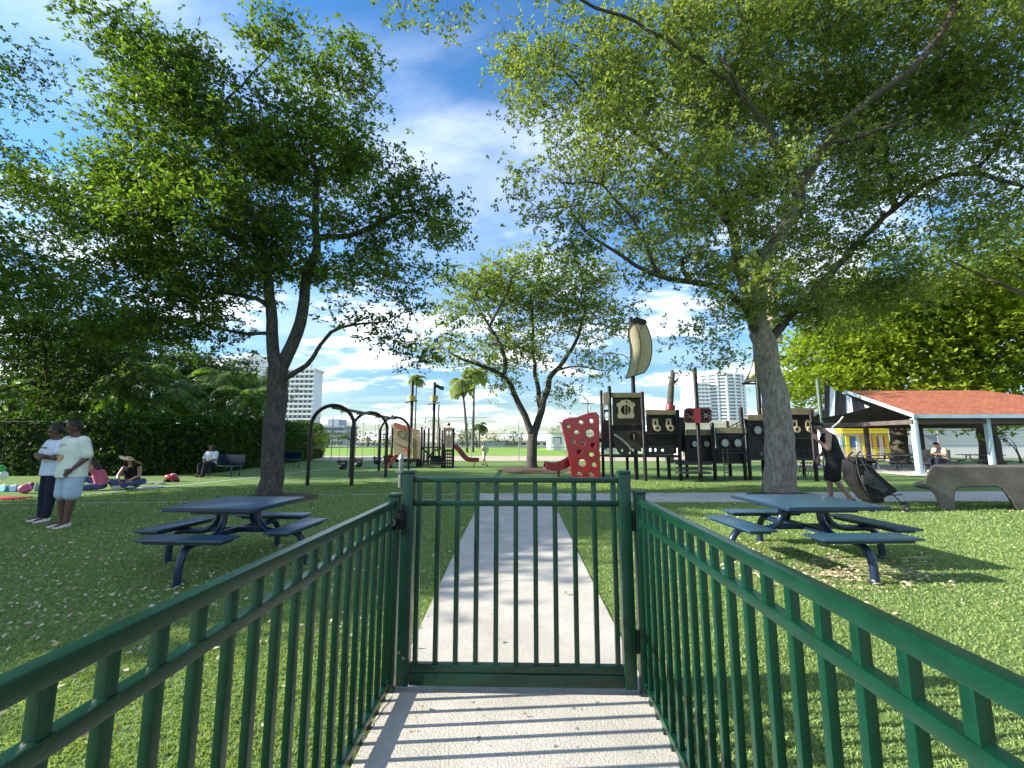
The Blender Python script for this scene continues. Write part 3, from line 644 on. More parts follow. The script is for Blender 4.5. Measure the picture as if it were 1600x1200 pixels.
for x0, x1, y0, y1 in ((957, 1005, 664, 700), (1009, 1060, 674, 700), (1074, 1166, 700, 722), (1169, 1272, 680, 712)): pb(MB(), x0, y0, x1, y1, 18.75, .05).build('dark_gap_filler', post_m, t)  # added dark sheets behind the decks, they keep the gaps between panels dark
# masts and sails
def sail(name, L_, R_, m, par, belly, n=14, k=8, th=.012):
    A = crom(L_, .1); B = crom(R_, .1)
    def at(Q, t): i = t * (len(Q) - 1); j = min(int(i), len(Q) - 2); return Q[j].lerp(Q[j + 1], i - j)
    V = []
    for s in (0, 1):
        for i in range(n + 1):
            for j in range(k + 1):
                u = i / n; w_ = j / k; p = at(A, u).lerp(at(B, u), w_); V.append(p + Vector((0, -belly * math.sin(PI * w_) * math.sin(PI * min(1, u + .1)) + s * th, 0)))
    f = []; q = (n + 1) * (k + 1)
    for i in range(n):
        for j in range(k):
            a = i * (k + 1) + j; f += [(a, a + 1, a + k + 2, a + k + 1), (q + a, q + a + k + 1, q + a + k + 2, q + a + 1)]
    ed = [i * (k + 1) for i in range(n + 1)] + [n * (k + 1) + j for j in range(1, k + 1)] + [i * (k + 1) + k for i in range(n - 1, -1, -1)] + list(range(k - 1, 0, -1))
    f += [(ed[i], ed[(i + 1) % len(ed)], q + ed[(i + 1) % len(ed)], q + ed[i]) for i in range(len(ed))]
    o = MB().add(V, f).build(name, m, par, True)
    MB().tube([V[i] for i in ed] + [V[ed[0]]], .022, 6).build('sail_edge', rub, o, True); return o
sail_m = mat('sail_cloth', (.70, .60, .44), .8, 0, .2, 9, .3, 40, stretch=(2.5, 1, .4))
YM = 18.0
pole(MB(), 990, 495, YM, .085).build('mast', post_m, t, True)
sl = sail('sail', [P(988, 503, YM - .15), P(981, 520, YM - .15), P(986, 548, YM - .15), P(983, 575, YM - .15), P(977, 592, YM - .15)], [P(1004, 499, YM), P(1012, 512, YM), P(1018, 533, YM), P(1018, 555, YM), P(1014, 571, YM), P(1007, 582, YM)], sail_m, t, .12)
MB().tube(crom([P(992, 506, YM - .2), P(999, 525, YM - .26), P(1001, 550, YM - .27), P(993, 586, YM - .2)], .1), .02, 6).build('sail_rope', rub, sl)
holes('mast_top_board', [(988, 498), (995, 496), (1002, 498), (1009, 500), (1011, 505), (1005, 508), (997, 505), (989, 506)], [], YM - .15, .05, rub, t)
MB().ell(P(1001, 512, YM - .3), (.05, .03, .05), 10, 6).build('sail_badge', red_m, sl)
pole(MB(), 1183, 440, YM, .085).build('mast', post_m, t, True)
sail('sail', [P(1178, 545, YM), P(1176, 570, YM), P(1163, 598, YM)], [P(1190, 545, YM), P(1194, 570, YM), P(1196, 594, YM)], sail_m, t, .3)
sail('sail', [P(1190, 430, YM), P(1186, 480, YM), P(1191, 530, YM)], [P(1205, 440, YM), P(1216, 490, YM), P(1222, 536, YM)], sail_m, t, .5)
pb(MB(), 1160, 598, 1200, 601, YM, .06).build('yard', post_m, t)
# red climbing wall + slides
cw = holes('climbing_wall', [(877.5, 662), (880, 656.5), (888, 654), (902, 652.5), (912, 648.5), (922, 645.5), (931, 645), (935, 650), (936, 700), (937, 746), (894, 746), (892, 728), (886, 698), (881, 677)],
      [(888, 666, 3.8, 4), (907.5, 660, 4.2, 4), (924, 658, 3.9, 4.3), (900.5, 675.5, 4.6, 4), (921.5, 677, 7, 7), (895, 689, 4, 4.6), (911, 692, 4, 4.4), (926, 695.5, 4, 4.2), (904.5, 706, 4.4, 4.2), (924, 710, 4.4, 4), (909.5, 723, 6.3, 6.3), (928, 726, 4.2, 4.4), (905, 740, 4.4, 3.6), (923, 741, 4.4, 3.6)], 17.6, .12, red_m, t, .02)
for yy in (680, 712): MB().tube([P(937, yy, 17.6), P(956, yy + 1, 17.6)], .03, 8).build('wall_strut', dred, t)
slide(MB(), [Vector((3.2, 18.6, 1.5)), Vector((2.6, 18.5, 1.05)), Vector((2.1, 18.45, .62)), Vector((1.6, 18.4, .36)), Vector((1.2, 18.35, .30)), Vector((.85, 18.3, .38))], .62, .28).build('slide', red_m, t, True)
MB().tube([(1.45, 18.4, 0), (1.45, 18.4, .30)], .05, 8).build('slide_foot', dred, t, True)
# striped awning sail at the stern, bowsprit, scroll
pole(MB(), 1284, 592, 16.6, .075).build('mast', mat('awning_pole', (.05, .09, .06), .5), t, True)
Ya = 16.5
aw0, aw1, aw2, aw3 = P(1288, 598, Ya), P(1364, 641, Ya - .3), P(1318, 648, Ya - .6), P(1290, 652, Ya - .3)
stripe_w = mat('stripe_white', (.62, .68, .75), .7); stripe_k = mat('stripe_black', (.008, .008, .012), .7)
top = [(1288, 600), (1297, 604), (1305, 609), (1314, 614), (1322, 617), (1330, 621), (1342, 627), (1350, 631), (1360, 636)]
bot = [(1289, 653), (1296, 652), (1304, 651), (1315, 650), (1323, 647), (1333, 644), (1343, 641), (1352, 639), (1361, 637)]
for i in range(8):
    a, b = P(*top[i], Ya), P(*top[i + 1], Ya); c, d = P(*bot[i + 1], Ya - .35), P(*bot[i], Ya - .35)
    MB().prism([a, b, c, d], (0, .02, 0)).build('awning_stripe', stripe_w if i % 3 == 1 else stripe_k, t)
MB().tube([P(1284, 655, Ya - .4), P(1330, 646, Ya - .4), P(1362, 637, Ya - .4)], .045, 8).build('bowsprit', post_m, t, True)
MB().tube(crom([P(1300, 668, Ya), P(1310, 660, Ya), P(1318, 650, Ya - .1)], .08), .03, 8).build('bowsprit_brace', clear_m, t, True)
p0 = P(1328, 651, Ya - .2); MB().tube([p0 + Vector((math.cos(a) * r_, 0, math.sin(a) * r_)) for a, r_ in [(i * .35, .16 - i * .0055) for i in range(26)]], .014, 6).build('scroll', post_m, t, True)

# ------------------------------------------------------------------ small play structure beyond the swings
Y2 = 25.0
t = thing('play_tower', 'small tan and brown play structure with two masts and a red slide, behind the swings', 'play structure', (-5.5, Y2, 0))
for px, yt, Y in ((658, 667, 25), (662, 671, 26.5), (669, 669, 26.5), (686, 668, 26.5), (691, 672, 25), (694, 668, 24.6), (708, 669, 24.6), (612, 668, 24.6), (655, 690, 26.3), (652, 715, 25)):
    pole(MB(), px, yt, Y, .07, 10).build('post', post_m, t, True)
pn = holes('panel', [(615, 664), (644, 674), (643.5, 717), (615.5, 710)], [], 24.4, .06, tan_m, t)
holes('panel_top', [(615, 661), (618, 660), (644, 669), (644, 675), (615, 666)], [], 24.37, .07, mat('faded_red', (.42, .12, .08), .5), t)
p = P(626.5, 678, 24.3); MB().ring((p.x, 24.3, p.z), .17, .25, .06).build('porthole_ring', speck, pn); MB().disc((p.x, 24.35, p.z), .17, .015).build('porthole_pane', cream_m, pn)
MB().tube(crom([P(618, 693, 24.33), P(630, 698, 24.33), P(640, 699, 24.33)], .1), .02, 6).build('carved_line', woodb, pn)
holes('red_patch', [(632, 702), (641, 700), (643, 703), (642, 709), (637, 707)], [], 24.34, .02, mat('rose_red', (.55, .09, .09), .5), pn)
holes('panel', [(645, 670), (656, 672), (656, 716), (645, 717)], [(648, 680, .9, .9), (653, 680, .9, .9), (648, 700, .9, .9), (653, 700, .9, .9)], 24.7, .06, tan_m, t)
pb(MB(), 617, 717, 650, 722, 24.6, 1.2).build('deck', rub, t)
slide(MB(), [P(618, 712, 24.7), P(611, 719, 24.4), P(606, 727, 24.2)], .5, .22).build('slide', mat('pale_red_plastic', (.55, .10, .12), .4), t, True)
for px, yt in ((642.5, 593), (677.5, 597)):
    m_ = pole(MB(), px, yt, 25.6, .09, 10, .2).build('mast', post_m, t, True)
    a = P(px - 9, 629 if px < 660 else 632, 25.5); b = P(px + 10, 626 if px < 660 else 629, 25.5); MB().tube([a, b], .035, 6).build('yard', woodb, m_)
    c = P(px + 1, 622, 25.6); MB().tube([c + Vector((0, 0, -.18)), c + Vector((0, 0, .12))], [.20, .26], 10).build('crows_nest', mat('nest_yellow', (.70, .55, .22), .6), m_, True)
holes('flag', [(679, 601), (684, 600.5), (688, 603), (694, 604), (693, 610), (688, 609), (683, 606), (679, 606)], [], 25.6, .02, mat('flag_dark', (.05, .06, .05), .8), t)
tw = holes('tower_panel', [(695, 668), (707.5, 668), (707.5, 700), (695, 700)], [(699, 677, 1.6, 3.6), (704, 677, 1.6, 3.6), (700, 692, 1.9, 2.1)], 24.5, .05, mat('tower_tan', (.24, .19, .15), .6), t)
holes('tower_panel', [(695, 702), (707.5, 702), (707.5, 731), (695, 731)], [(698 + 3.2 * i, 707 + 5 * j, 1.0, 1.6) for i in range(3) for j in range(5)], 24.5, .05, rub, t)
mb = MB()
for i in range(5): pb(mb, 660, 712 + i * 3.4, 694, 713.2 + i * 3.4, 25.1 - i * .25, .3)
mb.build('steps', deck_m, t)
mb = MB(); mb.tube([P(660, 700, 25), P(675, 716, 25), P(694, 722, 25)], .05, 6); mb.tube([P(664, 722, 25), P(678, 704, 25.3), P(692, 700, 25.3)], .05, 6)
for i in range(7): mb.tube([P(662 + i * 4.6, 699, 25.2), P(662 + i * 4.6, 716, 25.2)], .02, 5)
pb(mb, 660, 698, 694, 700, 25.2, .05); pb(mb, 672, 712, 690, 727, 25.3, .1); mb.build('climber', rub, t)
MB().tube(arc(P(676, 668, 26), .45, 0, PI, 10), .02, 6).build('hoop', steel, t)
slide(MB(), [P(709, 697, 25), P(717, 706, 25), P(725, 716, 25), P(733, 720.5, 25), P(748, 721, 25)], .5, .20).build('slide', dred, t, True)
MB().tube([P(741, 723, 25), Vector((P(741, 723, 25).x, 25, 0))], .03, 6).build('slide_foot', dred, t)
MB().ell(P(701, 663, 24.7), (.13, .1, .09), 10, 6).tube([P(697, 665, 24.7), P(703, 661, 24.7)], [.02, .05], 6).tube([P(702, 668, 24.7), P(702, 664, 24.7)], .02, 6).build('finial', dred, t)
MB().ell(P(613, 651, 24.6), (.1, .1, .1), 10, 6).tube([P(613, 668, 24.6), P(613, 652, 24.6)], .02, 6).build('finial', post_m, t)

# ------------------------------------------------------------------ pavilion
shing = mat('red_shingle', (.42, .13, .065), .9, 0, .25, 2.5, .5, 40)
_t = shing.node_tree; _b = _t.nodes.new('ShaderNodeTexBrick'); _b.inputs['Scale'].default_value = 1.0; _b.inputs['Brick Width'].default_value = .32; _b.inputs['Row Height'].default_value = .14; _b.inputs['Mortar Size'].default_value = .012
_b.inputs['Color1'].default_value = (1, 1, 1, 1); _b.inputs['Color2'].default_value = (.72, .70, .68, 1); _b.inputs['Mortar'].default_value = (.4, .4, .4, 1); _t.links.new(_t.nodes.new('ShaderNodeTexCoord').outputs['Object'], _b.inputs['Vector'])
_m = _t.nodes.new('ShaderNodeMixRGB'); _m.blend_type = 'MULTIPLY'; _m.inputs[0].default_value = 1; _p = _t.nodes['Principled BSDF'].inputs['Base Color']; _t.links.new(_p.links[0].from_socket, _m.inputs[1]); _t.links.new(_b.outputs['Color'], _m.inputs[2]); _t.links.new(_m.outputs[0], _p)
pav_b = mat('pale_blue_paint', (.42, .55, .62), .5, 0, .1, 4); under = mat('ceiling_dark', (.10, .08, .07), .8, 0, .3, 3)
t = thing('pavilion', 'open picnic pavilion with red shingle roof and pale blue posts on the right', 'pavilion', (22, 23.5, 0))
A, B_, C_, D_ = Vector((17.5, 20, 2.62)), Vector((28.5, 20, 2.62)), Vector((28.5, 27.6, 2.62)), Vector((17.5, 27.6, 2.62)); r0, r1 = Vector((17.5, 23.8, 4.12)), Vector((24.6, 23.8, 4.12)); th = Vector((0, 0, .05))
mb = MB().add([A, B_, r1, r0, A + th, B_ + th, r1 + th, r0 + th], [(3, 2, 1, 0), (4, 5, 6, 7), (0, 1, 5, 4), (1, 2, 6, 5), (0, 4, 7, 3)]).add([D_, C_, r1, r0, D_ + th, C_ + th, r1 + th, r0 + th], [(0, 1, 2, 3), (7, 6, 5, 4), (0, 4, 5, 1), (1, 5, 6, 2), (0, 3, 7, 4)]).add([B_, C_, r1, B_ + th, C_ + th, r1 + th], [(2, 1, 0), (3, 4, 5), (0, 1, 4, 3)])
mb.build('roof', shing, t)
mb = MB(); e = Vector((0, 0, .03))
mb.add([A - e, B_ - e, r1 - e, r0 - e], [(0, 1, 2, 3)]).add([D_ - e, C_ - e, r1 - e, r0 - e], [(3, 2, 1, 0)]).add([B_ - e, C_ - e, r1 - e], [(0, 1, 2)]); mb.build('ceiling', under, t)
def beam(mb, a, b, w, h):
    a = Vector(a); b = Vector(b); d = (b - a); s = d.cross(Vector((0, 0, 1))).normalized() * w / 2; u = Vector((0, 0, h))
    v = [a - s, a + s, a + s - u, a - s - u, b - s, b + s, b + s - u, b - s - u]; return mb.add(v, [(0, 3, 2, 1), (4, 5, 6, 7), (0, 1, 5, 4), (1, 2, 6, 5), (2, 3, 7, 6), (3, 0, 4, 7)])
for a, b in (((17.42, 19.95, 2.66), (28.5, 19.95, 2.66)), ((17.42, 19.9, 2.68), (17.42, 23.8, 4.19)), ((17.42, 27.7, 2.68), (17.42, 23.8, 4.19)), ((17.5, 27.7, 2.66), (28.5, 27.7, 2.66))): beam(MB(), a, b, .05, .17).build('fascia', pav_b, t)
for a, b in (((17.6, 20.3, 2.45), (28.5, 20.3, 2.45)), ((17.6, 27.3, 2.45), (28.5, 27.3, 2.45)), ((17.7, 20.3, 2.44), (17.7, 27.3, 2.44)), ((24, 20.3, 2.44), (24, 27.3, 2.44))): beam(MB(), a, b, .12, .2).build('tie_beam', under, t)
for x, y in ((17.75, 20.3), (20.95, 20.3), (24.1, 20.3), (27.5, 20.3), (18.3, 21.0), (18.4, 24.0), (17.8, 27.2), (24.1, 27.2)):
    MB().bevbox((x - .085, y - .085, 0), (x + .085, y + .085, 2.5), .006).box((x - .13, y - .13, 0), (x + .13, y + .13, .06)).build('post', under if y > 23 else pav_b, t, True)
grey_m = mat('table_grey', (.09, .10, .105), .6)
def small_table(loc, rz, label):
    q = thing('picnic_table', label, 'picnic table', (0, 0, 0), group='picnic tables under the pavilion')
    MB().bevbox((-.9, -.38, .70), (.9, .38, .745), .01).build('tabletop', grey_m, q, local=True)
    for s in (-1, 1):
        MB().bevbox((-.9, s * .62 - .13, .42), (.9, s * .62 + .13, .46), .01).build('bench_seat', grey_m, q, local=True)
        MB().tube(crom([(s * .6, -.75, 0), (s * .6, -.62, .38), (s * .6, -.2, .44), (s * .6, -.1, .69)], .1), .03, 8).tube(crom([(s * .6, .75, 0), (s * .6, .62, .38), (s * .6, .2, .44), (s * .6, .1, .69)], .1), .03, 8).build('leg', grey_m, q, True, local=True)
    q.location = loc; q.rotation_euler = (0, 0, rz); return q
s0 = small_table((18.0, 23.0, .02), .1, 'grey picnic table under the pavilion, leftmost, beside the brown tree trunk')
for loc, rz, lb in (((20.6, 23.5, .02), .0, 'grey picnic table under the pavilion beside the left pale blue post'), ((21.6, 26.2, .02), .2, 'grey picnic table at the back of the pavilion between the two front posts'), ((24.6, 24.4, .02), -.1, 'grey picnic table under the pavilion to the right of the right post')):
    q = copy_tree(s0); q.location = loc; q.rotation_euler = (0, 0, rz); q['label'] = lb
q = thing('bench', 'dark high-backed bench under the pavilion left of the right-hand post', 'bench', (19.4, 21.3, .02))
MB().bevbox((18.7, 21.2, .40), (20.4, 21.6, .45), .01).build('seat', grey_m, q); MB().bevbox((18.7, 21.6, .50), (20.4, 21.65, 1.05), .01).build('backrest', grey_m, q)
for x in (18.85, 20.25): MB().box((x - .03, 21.25, .02), (x + .03, 21.3, .4)).box((x - .03, 21.55, .02), (x + .03, 21.6, .5)).build('leg', grey_m, q)

# ------------------------------------------------------------------ concrete play sculpture
cs = mat('brown_concrete', (.075, .063, .053), .9, 0, .1, 3, .5, 60, col2=(.15, .13, .11))
YF = 9.75
def cp(x, y): return P(1300 + x / 5.333, 660 + y / 5.333, YF)
prof = [(845, 365), (812, 388), (792, 430), (780, 470), (765, 500), (735, 515), (690, 522), (668, 527), (700, 540), (760, 556), (812, 562), (850, 600), (880, 660), (905, 715), (920, 742), (1030, 746), (1026, 690), (1022, 620), (1030, 570), (1060, 548), (1120, 542), (1380, 540), (1425, 560), (1460, 600), (1500, 660), (1530, 715), (1548, 746), (1660, 746), (1680, 700), (1710, 640), (1740, 560), (1800, 548), (1850, 530), (1790, 500), (1760, 430), (1730, 385), (1690, 365)]
pts = [cp(*q) for q in prof]
for p in pts:
    if p.z < .03: p.z = 0.
o = MB().prism(pts, (.70, .75, 0)).build('concrete_sculpture', cs)
bm = bmesh.new(); bm.from_mesh(o.data); bmesh.ops.bevel(bm, geom=[e_ for e_ in bm.edges if abs(e_.verts[0].co.y - e_.verts[1].co.y) < .01], offset=.035, segments=3, affect='EDGES', profile=.5); bm.to_mesh(o.data); bm.free()
o.location = (0, 0, 0); tagp(o, 'low brown concrete play sculpture with arched legs, on the turf at the right edge', 'sculpture')

# ------------------------------------------------------------------ chain link fences
wire = mat('galvanised', (.30, .31, .31), .5, .6, .15, 20)
def chain_fence(label, a, b, h, np_, pitch=.16, rails=(1.,), wr=.0022, pr=.032):
    a = Vector(a); b = Vector(b); t = thing('chain_fence', label, 'fence', a); d = (b - a); Ln = d.length; u = d.normalized()
    for i in range(np_ + 1): q = a.lerp(b, i / np_); MB().tube([q, q + Vector((0, 0, h))], pr, 8).ell(q + Vector((0, 0, h)), (pr * 1.1, pr * 1.1, .03), 8, 4).build('post', wire, t, True)
    for r_ in rails: MB().tube([a + Vector((0, 0, h * r_)), b + Vector((0, 0, h * r_))], pr * .65, 6).build('rail', wire, t, True)
    V = []; nrm = Vector((-u.y, u.x, 0)); n = int((Ln + h) / pitch); Q = []
    for s in (-1, 1):
        for i in range(n):
            x0 = i * pitch - (h if s > 0 else 0); p0 = [x0, 0.]; p1 = [x0 + h, h]
            if s < 0: p0 = [x0, h]; p1 = [x0 + h, 0.]; 
            if p0[0] > Ln: continue
            for (pa, pb_) in ((p0, p1),):
                x_a, z_a = pa; x_b, z_b = pb_
                if x_a < 0: t_ = -x_a / (x_b - x_a); z_a = z_a + (z_b - z_a) * t_; x_a = 0
                if x_b > Ln: t_ = (Ln - x_a) / (x_b - x_a); z_b = z_a + (z_b - z_a) * t_; x_b = Ln
                if x_b - x_a < .02: continue
                A_ = a + u * x_a + Vector((0, 0, z_a)); B2 = a + u * x_b + Vector((0, 0, z_b)); w = Vector((0, 0, wr * 1.5))
                Q += [A_ - w, B2 - w, B2 + w, A_ + w]
    V = np.array([tuple(p) for p in Q]); quadmesh('wire_mesh', V, len(V) // 4, wire, None, t, a)
    return t
chain_fence('tall chain link fence across the back of the playground before the sunlit field', (-17, 31, 0), (13, 31, 0), 3.15, 9, .22, (1., .635, .33), .0016)
chain_fence('chain link fence behind the red-roofed pavilion', (17, 34, 0), (60, 34, 0), 2.3, 12, .22, (1., .5), .0016)
wire = mat('dark_wire', (.008, .010, .008), .7, .0, .2, 20, spec=.2)
chain_fence('chain link fence in front of the dark hedge at far left', (-30, 18.0, 0), (-16.9, 18.3, 0), 2.30, 5, .14, (1.,), .0016, .018)
# ------------------------------------------------------------------ trees
def LP(*q): return [P(a, b, y) for a, b, y in q]
# right tree
bx = Vector((7.08, 12.47, 0))
rl = [([bx - Vector((0, 0, .05)), Vector((7.07, 12.47, .5))] + LP((1219, 700, 12.47), (1208, 620, 12.5), (1198, 560, 12.5), (1190, 520, 12.5)), .41, .30),
      (LP((1192, 528, 12.5), (1186, 470, 12.4), (1195, 410, 12.2), (1225, 355, 12.0), (1245, 315, 11.8), (1250, 290, 11.7)), .20, .16),
      (LP((1250, 290, 11.7), (1290, 225, 11.5), (1340, 170, 11.2), (1420, 110, 10.8), (1480, 45, 10.4), (1500, -20, 10.0)), .145, .06),
      (LP((1250, 290, 11.7), (1215, 235, 11.2), (1190, 190, 10.9), (1160, 150, 10.6), (1120, 90, 10.2)), .12, .025),
      (LP((1290, 225, 11.5), (1350, 215, 11.0), (1420, 180, 10.2)), .06, .03),
      (LP((1196, 545, 12.5), (1170, 490, 12.3), (1130, 455, 12.0), (1080, 440, 11.7), (1030, 432, 11.4), (960, 395, 11.0), (900, 345, 10.8)), .115, .02),
      (LP((1080, 440, 11.7), (1060, 405, 11.2), (1100, 395, 10.8)), .06, .03),
      (LP((1194, 540, 12.5), (1165, 450, 13), (1140, 350, 13.6), (1120, 250, 14)), .20, .08),
      (LP((1203, 535, 12.5), (1225, 500, 12.9), (1280, 450, 13.4), (1350, 370, 14), (1450, 285, 14), (1520, 272, 13.5), (1600, 290, 13)), .13, .06),
      (LP((1520, 272, 13.5), (1560, 220, 13.3), (1600, 140, 13)), .06, .03),
      (LP((1140, 350, 13.6), (1060, 260, 13.2), (960, 180, 12.6), (880, 110, 12)), .10, .03),
      (LP((1030, 432, 11.4), (960, 300, 10.8), (880, 285, 10.4)), .05, .02),
      (LP((1120, 250, 14), (1150, 120, 13.6), (1180, 20, 13)), .09, .04),
      (LP((1400, 330, 14), (1380, 200, 14.5), (1400, 80, 14.6)), .09, .04),
      (LP((1160, 150, 10.6), (1040, 60, 10), (900, -10, 9.6), (760, -30, 9.3), (640, -20, 9)), .05, .02)]
re_ = [(900, 110, 130, 95, 12, 2.2), (845, 50, 70, 60, 11, 1.4), (840, 165, 60, 45, 11, 1.2, 1.2), (830, 300, 50, 26, 10.6, .9, 1.3), (880, 350, 70, 40, 10.8, 1.2, 1.2), (960, 250, 110, 95, 11.5, 2.2), (1060, 130, 170, 140, 12.5, 3, 1.1), (1220, 90, 180, 130, 13, 3.2, 1.0),
       (1370, 110, 190, 130, 13, 3.2, .9), (1520, 100, 150, 150, 12.5, 3, 1.0), (1110, 320, 170, 110, 12.5, 2.8, 1.1), (1290, 290, 160, 110, 13.5, 2.6, .9), (1440, 230, 150, 100, 13.5, 2.4, .8), (1570, 300, 90, 110, 13, 2.2, .9), (980, 400, 110, 50, 11.3, 1.5, 1.1),
       (1100, 460, 120, 60, 11.6, 1.8, 1.3), (1220, 440, 90, 80, 13, 2, 1.0), (1100, 545, 60, 30, 12, 1, .9), (1060, 510, 40, 25, 12, .8, .8), (1330, 430, 120, 70, 14, 2, .9), (1210, 555, 45, 25, 12.2, .8, 1), (1290, 490, 60, 35, 13, 1.3, 1), (1370, 470, 80, 40, 14, 1.6, .9), (1250, 540, 40, 25, 12.6, .8, .9), (640, 0, 65, 18, 9, .6, 1.2), (700, 35, 18, 10, 9, .3, 1), (1000, 330, 60, 60, 10.6, 1.2, 1.)]
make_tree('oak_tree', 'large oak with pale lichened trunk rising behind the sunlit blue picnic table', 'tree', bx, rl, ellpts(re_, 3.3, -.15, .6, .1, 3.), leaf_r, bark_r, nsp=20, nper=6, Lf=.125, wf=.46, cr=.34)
# left tree
bx = Vector((-6.58, 11.42, 0))
ll = [([bx - Vector((0, 0, .05)), bx + Vector((0, 0, .5))] + LP((425, 700, 11.42), (432, 620, 11.42), (434, 560, 11.42)), .285, .24),
      (LP((430, 580, 11.42), (424, 520, 11.3), (421, 460, 11.2), (412, 400, 11.0), (395, 340, 10.8), (360, 260, 10.4), (330, 180, 10.1)), .16, .04),
      (LP((440, 575, 11.42), (462, 520, 11.6), (480, 450, 11.8), (492, 390, 12), (498, 320, 12.1), (490, 240, 12), (500, 150, 11.8)), .17, .04),
      (LP((450, 590, 11.42), (490, 560, 11.2), (520, 520, 11), (570, 505, 10.9), (610, 503, 10.8)), .07, .012),
      (LP((496, 370, 12.0), (560, 365, 11.6), (610, 340, 11.2), (650, 330, 11), (700, 350, 10.9)), .09, .03),
      (LP((422, 470, 11.2), (380, 462, 11), (330, 452, 10.8), (280, 440, 10.6)), .06, .03),
      (LP((424, 520, 11.3), (370, 520, 11.6), (300, 500, 11.8)), .05, .02),
      (LP((412, 400, 11.0), (330, 350, 10.7), (240, 290, 10.4), (180, 260, 10.2)), .08, .02),
      (LP((360, 260, 10.4), (290, 150, 10), (220, 60, 9.6), (160, 20, 9.4)), .05, .02),
      (LP((490, 240, 12), (560, 180, 11.8), (590, 140, 11.6)), .045, .01), (LP((330, 180, 10.1), (400, 110, 10), (425, 80, 10)), .03, .01)]
le_ = [(200, 60, 75, 42, 9.6, 1.0, 1.6), (160, 25, 38, 22, 9.5, .6, 1.6), (265, 130, 85, 55, 10, 1.5, 1.4), (330, 160, 90, 60, 10.3, 1.5, 1.2), (450, 100, 65, 50, 10.6, 1.2, 1.8), (535, 105, 55, 48, 11.4, 1.1, 1.8), (310, 250, 170, 90, 10.5, 2.2, 1.2), (480, 230, 120, 85, 11.6, 2.2, 1.2),
       (590, 235, 65, 70, 11.6, 1.4, 1.2), (635, 330, 75, 55, 11, 1.4, 1.3), (700, 375, 40, 30, 10.9, .8, 1.2), (160, 350, 120, 100, 10.2, 1.8, 1.3), (330, 390, 170, 95, 10.6, 2.2, 1.2), (510, 390, 110, 70, 11.8, 1.8, 1.2), (640, 430, 55, 30, 10.8, .8, 1.2), (220, 480, 130, 60, 10.8, 1.8, 1.3), (350, 520, 60, 30, 11.2, 1.2, .8),
       (560, 510, 70, 32, 10.9, 1.0, 1.1), (640, 540, 60, 28, 10.8, .8, 1.2), (520, 560, 45, 22, 11, .6, 1.0), (600, 470, 60, 25, 11, 1, .8), (385, 575, 30, 16, 11.3, .5, .8)]
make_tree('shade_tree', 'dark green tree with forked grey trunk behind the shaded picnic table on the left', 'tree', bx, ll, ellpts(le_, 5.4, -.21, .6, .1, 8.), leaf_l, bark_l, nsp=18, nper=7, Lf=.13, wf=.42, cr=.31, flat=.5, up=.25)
# far-left trees (partly out of frame)
def simple_tree(name, label, base, h, els, dens, lm, bm_, r0=.22, nsp=12, nper=6, Lf=.13, cr=.4, thr=-.15, fork=3, flat=.6, group=None, wf=.5, extra=None):
    b = Vector(base); C = ellpts(els, dens, thr, .5, .1, b.x) if els else extra
    if els and extra is not None: C = np.concatenate([C, extra])
    cm = Vector(C.mean(0)); zt = b.z + h
    lim = [([b - Vector((0, 0, .05)), b + Vector((.03, 0, h * .5)), b + Vector((.06, .02, h))], r0, r0 * .75)]
    for k in range(fork):
        i = int(len(C) * (k + .5) / fork); q = Vector(C[np.argsort(C[:, 0])[i]]); s = b + Vector((.06, .02, h)); m_ = s.lerp(q, .45) + Vector((0, 0, .35))
        lim.append(([s, m_, q], r0 * .5, r0 * .05))
    return make_tree(name, label, 'tree', b, lim, C, lm, bm_, nsp=nsp, nper=nper, Lf=Lf, wf=wf, cr=cr, flat=flat, group=group)
simple_tree('shade_tree', 'dark tree at the left picture edge, its trunk standing behind the hedge', (-23.4, 20.6, 0), 4.0,
            [(10, 130, 55, 60, 15, 1.6), (55, 95, 35, 25, 14.5, .8), (30, 350, 100, 90, 17, 2.2, 1.2), (10, 480, 120, 90, 18, 2.4, 1.3), (110, 500, 110, 60, 18.5, 2, 1.3), (60, 590, 110, 45, 19.5, 1.8, 1.3), (10, 250, 60, 50, 16, 1.5), (180, 560, 70, 40, 19.5, 1.5, 1.2)], 2.1, leaf_d, bark_d, .26, 14, 7, .15, .45)
# shade trees standing outside the frame to the left: they cast the shade over the left lawn
def blob(cx, cy, cz, rx, ry, rz, n):
    q = rng.normal(0, 1, (n, 3)); q /= np.linalg.norm(q, axis=1, keepdims=True); q *= rng.uniform(.1, 1, n)[:, None] ** .4
    return q * np.array([rx, ry, rz]) + np.array([cx, cy, cz])
simple_tree('shade_tree', 'tree beyond the left picture edge whose crown shades the left picnic table', (-15.5, 6.0, 0), 3.2, None, 0, leaf_l, bark_l, .3, 12, 6, .19, .5, fork=4, extra=np.concatenate([blob(-14.6, 7.2, 5.2, 3.6, 3.2, 2.3, 420), blob(-15.6, 4.6, 5.2, 3.2, 2.5, 1.5, 380), blob(-19.3, 4.9, 6.6, 3.0, 2.9, 2.0, 330)]))
simple_tree('shade_tree', 'tree far beyond the left picture edge whose crown shades the walkway', (-25, 5.5, 0), 5.0, None, 0, leaf_l, bark_l, .35, 12, 6, .24, .6, fork=4, extra=np.concatenate([blob(-25, 7.6, 9.6, 4.5, 3.9, 3.2, 480), blob(-24, 10.5, 9.5, 4, 3.2, 2.5, 300)]))
